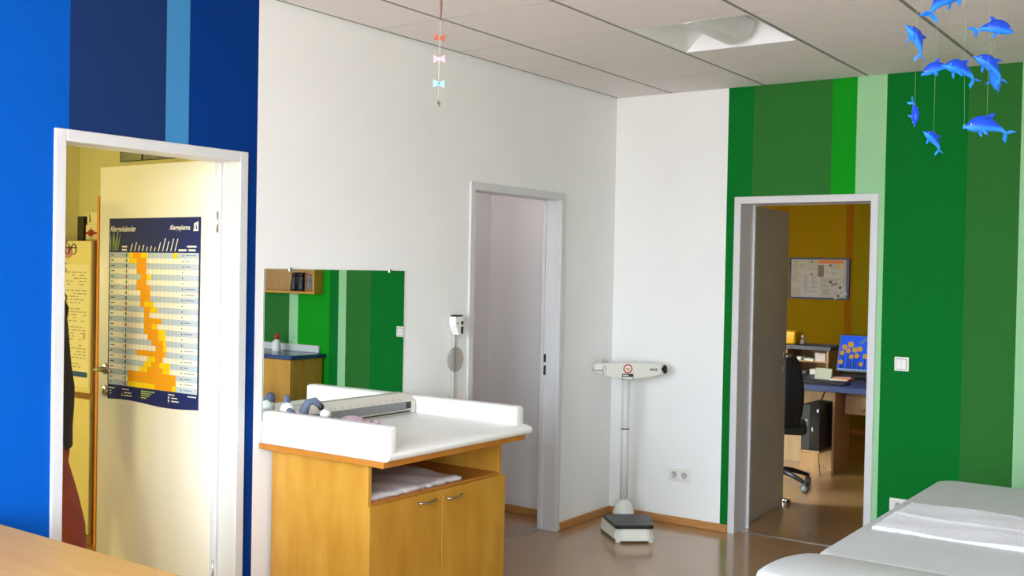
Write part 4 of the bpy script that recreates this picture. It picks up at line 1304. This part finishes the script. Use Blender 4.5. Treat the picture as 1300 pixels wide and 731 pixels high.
for s, sg in (('r', -1), ('l', 1)):
    kx, ax = (.165, .215) if s == 'r' else (-.02, -.12)
    loft(trs, [(ax, .10 * sg, .06, .085, .082), (ax, .10 * sg, .09, .088, .084), (ax * .7 + kx * .3, .10 * sg, .22, .085, .082), (kx * .8 + ax * .2, .10 * sg, .40, .086, .083), (kx, .10 * sg, .50, .088, .085), (kx * .75, .098 * sg, .62, .098, .09), (kx * .45, .095 * sg, .74, .108, .096), (kx * .2, .09 * sg, .84, .115, .10), (.0, .075 * sg, .93, .115, .10), (.0, .07 * sg, .99, .10, .095)])
trs.tube([(.135, -.13, .665), (.165, -.11, .655), (.172, -.08, .65)], [.014, .018, .014], 8)
trs.build('trousers', mat('trousers_rust', (128, 52, 36), 0.85, vary=0.12, scale=10, bump=0.4, bscale=30), pe, world=False)
for s, sg in (('r', -1), ('l', 1)):
    ax = .215 if s == 'r' else -.12
    MB().box(ax - .07, ax + .20, .105 * sg - .045, .105 * sg + .045, 0.0, .07, .022, 3, smooth=True).build('shoe', flat('shoe_dark', (50, 46, 46), 0.6), pe, world=False)
gls = MB()
for sg in (-1, 1):
    gls.tube([(.142, (.034 + .026 * math.cos(a)) * sg, 1.668 + .022 * math.sin(a)) for a in [2 * PI * k / 20 for k in range(20)]], .0022, 6, closed=True)
    gls.tube([(.142, .060 * sg, 1.674), (.08, .076 * sg, 1.676), (.01, .082 * sg, 1.672)], .0022, 6)
gls.tube([(.142, -.009, 1.674), (.146, 0, 1.677), (.142, .009, 1.674)], .0022, 6)
gls.build('glasses', flat('glasses_dark', (44, 36, 32), 0.4), pe, world=False)
MB().tube([(.02, -.085, 1.665), (.075, -.08, 1.60), (.118, -.06, 1.50), (.125, -.03, 1.44), (.122, 0, 1.43), (.11, .04, 1.46), (.06, .07, 1.52), (.02, .085, 1.665)], .003, 6).build('glasses_cord', DARK, pe, world=False)

# ================================================================== OFFICE (door 3)
PINE = mat('pine_wood', (164, 122, 76), 0.5, rgb2=(180, 138, 90), scale=5, stretch=(4, 4, .5), detail=4)
PINE2 = mat('pine_pale', (172, 142, 104), 0.5, rgb2=(186, 156, 118), scale=5, stretch=(4, 4, .5))
OBLUE = mat('office_blue_laminate', (34, 48, 88), 0.4, vary=0.05)
od = thing('office_desk', 'pine office desk with blue-edged worktop beneath the pinboard wall', 'desk', (0.6, 2.8, 0))
MB().box(-0.6, 1.75, 2.15, 3.40, 0.692, 0.742, 0.004).build('worktop', OBLUE, od)
MB().box(0.692, 0.712, 2.41, 2.80, 0.0, 0.691, 0.002).build('side_panel', PINE, od)
MB().box(-0.55, 0.691, 2.78, 2.80, 0.0, 0.691, 0.002).build('modesty_panel', PINE2, od)
MB().box(1.60, 1.62, 2.3, 3.35, 0.0, 0.691, 0.002).build('side_panel', PINE, od)
MB().box(-0.58, -0.56, 2.3, 3.35, 0.0, 0.691, 0.002).build('side_panel', PINE, od)
MB().box(0.735, 1.15, 2.62, 3.1, 0.47, 0.691, 0.002).build('drawer_case', PINE, od)
dw = MB().box(0.735, 1.15, 2.598, 2.6195, 0.475, 0.625, 0.003).build('drawer', PINE, od)
MB().lathe([(0, 0), (0.008, 0), (0.007, 0.012), (0.013, 0.02), (0.012, 0.028), (0, 0.03)], M=Matrix.Translation((0.90, 2.598, 0.515)) @ Matrix.Rotation(PI / 2, 4, 'X'), n=16).build('knob', WF, dw)

pcs = thing('wooden_stool', 'small pine stool under the black computer tower', 'stool', (0.585, 2.40, 0))
for y in (2.20, 2.52):
    MB().prism([(0.492, 0.0), (0.545, 0.0), (0.552, 0.022), (0.568, 0.036), (0.588, 0.036), (0.603, 0.022), (0.61, 0.0), (0.672, 0.0), (0.652, 0.185), (0.512, 0.185)], 'y', y, y + 0.02, 0.001, 1).build('end_board', PINE, pcs)
MB().box(0.50, 0.665, 2.20, 2.55, 0.186, 0.203, 0.002).build('seat', PINE, pcs)
pc = thing('computer_tower', 'black computer tower standing on the small pine stool', 'computer', (0.59, 2.40, 0.2035))
MB().box(0.505, 0.66, 2.215, 2.60, 0.204, 0.572, 0.005).build('case', flat('pc_black', (30, 31, 34), 0.4), pc)
MB().box(0.575, 0.663, 2.205, 2.2145, 0.215, 0.566, 0.004).build('front_panel', flat('pc_front', (14, 14, 16), 0.25), pc)
MB().box(0.635, 0.649, 2.2035, 2.2048, 0.515, 0.54).box(0.595, 0.605, 2.2035, 2.2048, 0.36, 0.39).build('badge', flat('pc_badge', (190, 196, 210), 0.4), pc)
MB().box(0.525, 0.555, 2.2135, 2.2148, 0.40, 0.45).build('sticker', flat('pc_sticker', (150, 152, 150)), pc)
MB().tube([(0.62, 2.3, 0.572), (0.64, 2.32, 0.63), (0.65, 2.36, 0.69)], 0.006).build('cable', DARK, pc)

# hutch with shelves
hu = thing('desk_hutch', 'pine shelf hutch with dark blue top on the office desk', 'shelf', (0.1, 3.2, 0.742))
MB().box(-0.56, 0.475, 2.98, 3.36, 0.958, 0.995, 0.003).build('top', mat('hutch_navy', (34, 44, 76), 0.4, vary=0.05), hu)
for x in (-0.55, 0.06, 0.43):
    MB().box(x, x + 0.02, 3.0, 3.35, 0.7425, 0.9575, 0.001).build('side_panel', PINE, hu)
MB().box(-0.53, 0.06, 3.0, 3.34, 0.85, 0.862).build('shelf', PINE, hu)
MB().box(0.08, 0.43, 3.0, 3.34, 0.85, 0.862).build('shelf', PINE, hu)
MB().box(-0.53, 0.06, 3.341, 3.35, 0.7425, 0.9575).box(0.08, 0.43, 3.341, 3.35, 0.7425, 0.9575).build('back_panel', PINE, hu)
PAP = flat('paper_white', (230, 226, 216), 0.7)
for nm, a, lb in (('paper_stack', (0.10, 0.20, 3.02, 3.25, 0.8625, 0.888), 'low stack of white paper on the upper hutch shelf'), ('paper_pad', (0.22, 0.31, 3.02, 3.22, 0.8625, 0.880), 'flat white note pad in the middle of the upper hutch shelf'),
                  ('card_box', (0.325, 0.42, 3.01, 3.2, 0.8625, 0.935), 'pale pink card box on the upper hutch shelf'), ('slip_box', (0.19, 0.25, 3.01, 3.15, 0.743, 0.772), 'small dark slip box on the lower hutch shelf'),
                  ('label_box', (0.28, 0.40, 3.01, 3.18, 0.743, 0.79), 'pale label box on the lower hutch shelf')):
    k = thing(nm, lb, 'box' if 'box' in nm else 'paper', ((a[0] + a[1]) / 2, (a[2] + a[3]) / 2, a[4]))
    mm = {'card_box': flat('card_pink', (216, 196, 190), 0.7), 'slip_box': flat('slip_dark', (70, 74, 76), 0.5)}.get(nm, PAP)
    if 'box' in nm:
        MB().box(*a[:5], a[5] - 0.012, 0.002).build('box_base', mm, k)
        MB().box(a[0] - 0.001, a[1] + 0.001, a[2] - 0.001, a[3] + 0.001, a[5] - 0.0118, a[5], 0.002).build('lid', mm, k)
    else:
        n = 4
        for q in range(n):
            h = (a[5] - a[4]) / n
            MB().box(a[0] + 0.003 * (q % 2), a[1] - 0.002 * ((q + 1) % 2), a[2], a[3], a[4] + q * h, a[4] + (q + 0.9) * h).build('sheet_bundle', mm, k)
# things on the hutch
yb = thing('yellow_dispenser', 'rounded yellow plastic dispenser box on the dark blue hutch top', 'dispenser', (0.02, 3.15, 0.995))
MB().box(-0.10, 0.125, 3.05, 3.25, 0.9955, 1.115, 0.018, 3, smooth=True).build('casing', flat('dispenser_yellow', (236, 176, 0), 0.4), yb)
MB().box(-0.06, 0.022, 3.0485, 3.0495, 1.035, 1.065).build('label_strip', flat('dispenser_blue', (90, 128, 160), 0.4), yb)
fg = thing('small_figurine', 'small grey figurine beside the yellow dispenser box', 'figurine', (0.175, 3.12, 0.995))
MB().lathe([(0, 0), (0.028, 0), (0.03, 0.02), (0.02, 0.045), (0.012, 0.052), (0, 0.053)], c=(0.175, 3.12, 0.9955), n=16).build('body', flat('figurine_grey', (128, 104, 96), 0.6), fg)
MB().ell((0.175, 3.12, 1.066), (0.018, 0.018, 0.02)).build('head', flat('figurine_pale', (160, 140, 128), 0.6), fg)

# monitor
mn = thing('computer_monitor', 'black flat monitor showing yellow flowers on blue on the office desk', 'monitor', (0.80, 2.85, 0.742))
TM = Matrix.Translation((0.80, 2.80, 0.965)) @ Matrix.Rotation(-0.30, 4, 'X')
MB().box(-0.205, 0.205, 0.0, 0.045, -0.165, 0.165, 0.008, 2, M=TM).build('case', DARK, mn)
scn = MB()
sm_ = []
for nm, c_, e_ in (('screen_blue', (24, 84, 220), 1.0), ('screen_yellow', (230, 176, 60), 0.6), ('screen_stem', (30, 44, 34), 0.5), ('screen_bar', (140, 176, 214), 0.8), ('screen_cloud', (110, 160, 232), 0.5)):
    k_ = flat(nm, (8, 8, 10), 0.6, spec=0.1)
    k_.node_tree.nodes['Principled BSDF'].inputs['Emission Color'].default_value = (*lin(c_), 1)
    k_.node_tree.nodes['Principled BSDF'].inputs['Emission Strength'].default_value = e_
    sm_.append(k_)


def scr(mi, pts, lay):
    scn.mi = mi
    scn.poly([TM @ Vector((x, -0.0006 - 0.0003 * lay, z)) for x, z in pts])


scr(0, [(-0.190, -0.148), (0.190, -0.148), (0.190, 0.150), (-0.190, 0.150)], 0)
scr(3, [(-0.190, -0.148), (0.190, -0.148), (0.190, -0.136), (-0.190, -0.136)], 3)
rnd = random.Random(21)
for k in range(6):
    x, z = 0.02 + rnd.uniform(-.03, .12), 0.09 + rnd.uniform(-.02, .05)
    scr(4, [(x + 0.022 * math.cos(a), z + 0.012 * math.sin(a)) for a in [2 * PI * q / 10 for q in range(10)]], 1 + k * 0.05)
for x, z, r in ((-0.15, 0.05, 0.026), (-0.10, 0.075, 0.030), (-0.165, 0.0, 0.022), (-0.115, 0.02, 0.024), (-0.06, 0.03, 0.026), (-0.085, -0.03, 0.022), (-0.02, 0.04, 0.026), (-0.04, -0.02, 0.024), (0.03, -0.02, 0.024), (0.06, 0.05, 0.030),
                (0.10, 0.03, 0.026), (0.14, 0.055, 0.03), (0.09, -0.04, 0.024), (0.15, -0.03, 0.028), (-0.17, -0.08, 0.022), (0.0, -0.09, 0.02)):
    lay = 1.4 + rnd.random() * 0.4
    scr(2, [(x - 0.003, -0.136), (x + 0.006, -0.136), (x + 0.003, z), (x - 0.003, z)], lay)
    scr(1, [(x + r * (0.8 if q % 2 else 1.0) * math.cos(2 * PI * q / 10), z + r * (0.85 if q % 2 else 1.05) * math.sin(2 * PI * q / 10)) for q in range(10)], lay + 0.6)
scn.build('screen', sm_, mn)
MB().box(0.765, 0.835, 2.86, 2.90, 0.755, 0.90, 0.004).build('stand', DARK, mn)
MB().lathe([(0, 0), (0.11, 0), (0.11, 0.008), (0.05, 0.016), (0, 0.016)], c=(0.80, 2.88, 0.7425), n=24).build('foot', DARK, mn)
kb = thing('keyboard', 'black keyboard lying along the front of the office desk', 'keyboard', (0.62, 2.32, 0.742))
MB().box(0.40, 0.84, 2.25, 2.41, 0.7425, 0.758, 0.004).build('case', DARK, kb)
for r_ in range(5):
    MB().box(0.415, 0.825, 2.262 + r_ * 0.029, 2.285 + r_ * 0.029, 0.7585, 0.763, 0.001).build('key_row', flat('key_dark', (32, 32, 34), 0.5), kb)
cd = thing('greeting_card', 'pale folded card with blue figure standing by the monitor', 'card', (0.52, 2.66, 0.742))
MB().prism([(2.640, 0.7425), (2.644, 0.7425), (2.676, 0.832), (2.672, 0.832)], 'x', 0.455, 0.595).prism([(2.700, 0.7425), (2.704, 0.7425), (2.676, 0.832), (2.674, 0.832)], 'x', 0.455, 0.595).build('card', flat('card_pale', (168, 170, 146), 0.7), cd)
MB().poly([(0.518, 2.6455, 0.752), (0.545, 2.6455, 0.752), (0.548, 2.662, 0.80), (0.532, 2.6665, 0.812), (0.516, 2.662, 0.80)]).build('figure_print', flat('print_teal', (84, 120, 130)), cd)
pl = thing('paper_pile', 'loose pile of papers with orange cover beneath the monitor', 'paper', (0.68, 2.7, 0.742))
for q, (cx_, cy_, rr, mm) in enumerate(((0.66, 2.66, 0.2, PAP), (0.69, 2.68, -0.15, flat('paper_orange', (200, 140, 70), 0.7)), (0.67, 2.70, 0.35, flat('paper_rose', (206, 160, 150), 0.7)))):
    MB().box(-0.07, 0.07, -0.05, 0.05, 0, 0.008, M=Matrix.Translation((cx_, cy_, 0.7428 + q * 0.0085)) @ Matrix.Rotation(rr, 4, 'Z')).build('sheet', mm, pl)

# pinboard
pbd = thing('pinboard', 'blue-framed pinboard covered with papers on the yellow office wall', 'pinboard', (-0.256, OYB - 0.01, 1.37))
BX0, BX1, BZ0, BZ1 = -0.575, 0.062, 1.37, 1.802
f = MB()
yb0, yb1 = OYB - 0.025, OYB - 0.0005
f.box(BX0, BX1, yb0, yb1, BZ0, BZ0 + 0.018).box(BX0, BX1, yb0, yb1, BZ1 - 0.018, BZ1).box(BX0, BX0 + 0.016, yb0, yb1, BZ0 + 0.018, BZ1 - 0.018).box(BX1 - 0.03, BX1, yb0, yb1, BZ0 + 0.018, BZ1 - 0.018)
f.build('frame', mat('board_blue', (40, 54, 110), 0.5, vary=0.04), pbd)
MB().box(BX0 + 0.016, BX1 - 0.03, OYB - 0.014, OYB - 0.001, BZ0 + 0.018, BZ1 - 0.018).build('board', flat('board_white', (180, 172, 164), 0.7), pbd)
BW, BHh = BX1 - BX0, BZ1 - BZ0
sheets = [(0.02, 0.30, 0.28, 0.97, 0, (188, 181, 175)), (0.30, 0.46, 0.60, 0.97, 0, (183, 178, 161)), (0.20, 0.52, 0.05, 0.68, -0.02, (192, 187, 190)), (0.47, 0.91, 0.52, 0.96, 0, (193, 188, 183)), (0.53, 0.90, 0.05, 0.50, 0.0, (178, 173, 168)), (0.71, 0.93, 0.05, 0.45, -0.38, (192, 187, 192))]
for q, (u0, u1, v0, v1, rot, c_) in enumerate(sheets):
    cx_, cz_ = BX0 + BW * (u0 + u1) / 2, BZ0 + BHh * (v0 + v1) / 2
    hw, hh = BW * (u1 - u0) / 2, BHh * (v1 - v0) / 2
    yy = OYB - 0.0155 - 0.0012 * q if q < 5 else OYB - 0.027
    M = Matrix.Translation((cx_, yy, cz_)) @ Matrix.Rotation(rot, 4, 'Y')
    sheet = MB().box(-hw, hw, -0.0006, 0, -hh, hh, M=M).build('note', flat('note_%d' % q, c_, 0.7), pbd)
    g = MB(); g.mi = 0
    rnd = random.Random(q)
    if q != 1:
        for k in range(9):
            z = hh * (0.75 - k * 0.17)
            for (xa, xb) in ((-0.8, -0.1), (0.05, 0.8)):
                if rnd.random() < 0.75:
                    g.quad(*[M @ Vector(p) for p in ((hw * xa, -0.0009, z), (hw * (xa + (xb - xa) * rnd.uniform(.5, 1)), -0.0009, z), (hw * (xa + (xb - xa) * rnd.uniform(.5, 1)), -0.0009, z + hh * .05), (hw * xa, -0.0009, z + hh * .05))])
    if q == 3:
        g.mi = 1
        g.quad(*[M @ Vector(p) for p in ((-hw * .95, -0.0012, hh * .55), (hw * .95, -0.0012, hh * .55), (hw * .95, -0.0012, hh * .95), (-hw * .95, -0.0012, hh * .95))])
        g.mi = 2
        g.quad(*[M @ Vector(p) for p in ((-hw * .95, -0.0012, -hh * .9), (-hw * .5, -0.0012, -hh * .9), (-hw * .5, -0.0012, hh * .4), (-hw * .95, -0.0012, hh * .4))])
        g.mi = 3
        g.quad(*[M @ Vector(p) for p in ((hw * .5, -0.0012, hh * .1), (hw * .9, -0.0012, hh * .1), (hw * .85, -0.0012, hh * .35), (hw * .55, -0.0012, hh * .35))])
    if q == 5:
        g.mi = 4
        g.quad(*[M @ Vector(p) for p in ((-hw * .7, -0.0012, hh * .55), (hw * .3, -0.0012, hh * .55), (hw * .3, -0.0012, hh * .85), (-hw * .7, -0.0012, hh * .85))])
    if len(g.bm.faces):
        g.build('print', [flat('note_ink', (140, 132, 136)), flat('note_orange', (214, 126, 60)), flat('note_photo', (120, 104, 90)), flat('note_yellow', (226, 170, 40)), flat('note_mauve', (150, 110, 130))], sheet)['kind'] = 'stuff'
    else:
        g.bm.free()
for u, v, c_, nm in ((0.12, 0.90, (190, 170, 90), 'a'), (0.38, 0.90, (150, 160, 80), 'b'), (0.38, 0.60, (170, 140, 80), 'c'), (0.69, 0.82, (150, 40, 40), 'd'), (0.70, 0.42, (50, 70, 80), 'e'), (0.86, 0.29, (40, 36, 40), 'f'), (0.83, 0.09, (90, 60, 70), 'g')):
    MB().lathe([(0, 0), (0.013, 0), (0.013, 0.006), (0.008, 0.010), (0, 0.010)], M=Matrix.Translation((BX0 + BW * u, OYB - 0.0285, BZ0 + BHh * v)) @ Matrix.Rotation(PI / 2, 4, 'X'), n=14).build('magnet', flat('magnet_' + nm, c_, 0.4), pbd)

# office chair
BLK = mat('chair_fabric', (22, 22, 25), 0.8, vary=0.1, scale=40)
oc = thing('office_chair', 'black swivel office chair with curved backrest behind the open office door', 'chair', (0.52, 1.62, 0), 0.35)
tb_ = MB()
for k in range(5):
    a = 2 * PI * k / 5 - 0.72
    tb_.tube([(0.03 * math.cos(a), 0.03 * math.sin(a), 0.13), (0.16 * math.cos(a), 0.16 * math.sin(a), 0.115), (0.29 * math.cos(a), 0.29 * math.sin(a), 0.075)], [0.026, 0.02, 0.015], 8)
tb_.lathe([(0.035, 0.09), (0.035, 0.16), (0.02, 0.17)], n=16)
tb_.build('star_base', DARK, oc, world=False)
for k in range(5):
    a = 2 * PI * k / 5 - 0.72
    c_ = (0.29 * math.cos(a), 0.29 * math.sin(a))
    M = Matrix.Translation((c_[0], c_[1], 0.03)) @ Matrix.Rotation(a + 0.9, 4, 'Z') @ Matrix.Rotation(PI / 2, 4, 'X')
    cst = MB().lathe([(0.0, -0.022), (0.026, -0.020), (0.030, -0.012), (0.030, 0.012), (0.026, 0.020), (0.0, 0.022)], M=M, n=20).tube([(c_[0], c_[1], 0.03), (c_[0], c_[1], 0.08)], 0.008, 8).build('castor', flat('castor_grey', (74, 74, 76), 0.4), oc, world=False)
    MB().lathe([(0.012, -0.0235), (0.019, -0.0235), (0.019, 0.0235), (0.012, 0.0235)], M=M, n=20).build('wheel_ring', flat('castor_light', (150, 150, 152), 0.4), cst, world=False)
MB().cyl((0, 0, 0.16), (0, 0, 0.42), 0.022, 14).build('gas_lift', DARK, oc, world=False)
MB().box(-0.23, 0.23, -0.23, 0.22, 0.425, 0.50, 0.035, 4, smooth=True).build('seat', BLK, oc, world=False)
bk_ = MB()
rows = []
for j in range(13):
    v = j / 12
    z = 0.50 + 0.54 * v
    half = 0.205 * (0.86 + 0.14 * math.sin(PI * min(1, v * 1.2))) * (1 if v < 0.85 else 1 - 2.2 * (v - 0.85) ** 1.0 * 0.9)
    yo = -0.235 - 0.05 * math.sin(PI * v * 0.9) - 0.05 * v
    rows.append([(half * (i / 6 - 1), yo + 0.05 * (i / 6 - 1) ** 2, z) for i in range(13)])
fr_, bc_ = [], []
for r in rows:
    fr_.append([bk_.bm.verts.new(p) for p in r]); bc_.append([bk_.bm.verts.new((p[0], p[1] - 0.045, p[2])) for p in r])


def fcx(*v):
    bk_.bm.faces.new(v).smooth = True


for j in range(12):
    for i in range(12):
        fcx(fr_[j][i], fr_[j][i + 1], fr_[j + 1][i + 1], fr_[j + 1][i]); fcx(bc_[j][i], bc_[j + 1][i], bc_[j + 1][i + 1], bc_[j][i + 1])
    fcx(fr_[j][0], fr_[j + 1][0], bc_[j + 1][0], bc_[j][0]); fcx(fr_[j][12], bc_[j][12], bc_[j + 1][12], fr_[j + 1][12])
for i in range(12):
    fcx(fr_[0][i], bc_[0][i], bc_[0][i + 1], fr_[0][i + 1]); fcx(fr_[12][i], fr_[12][i + 1], bc_[12][i + 1], bc_[12][i])
bmesh.ops.recalc_face_normals(bk_.bm, faces=bk_.bm.faces)
bk_.build('backrest', BLK, oc, world=False)
MB().tube([(0, -0.10, 0.43), (0, -0.30, 0.43), (0, -0.335, 0.50), (0, -0.335, 0.62)], 0.02, 8).build('back_support', DARK, oc, world=False)
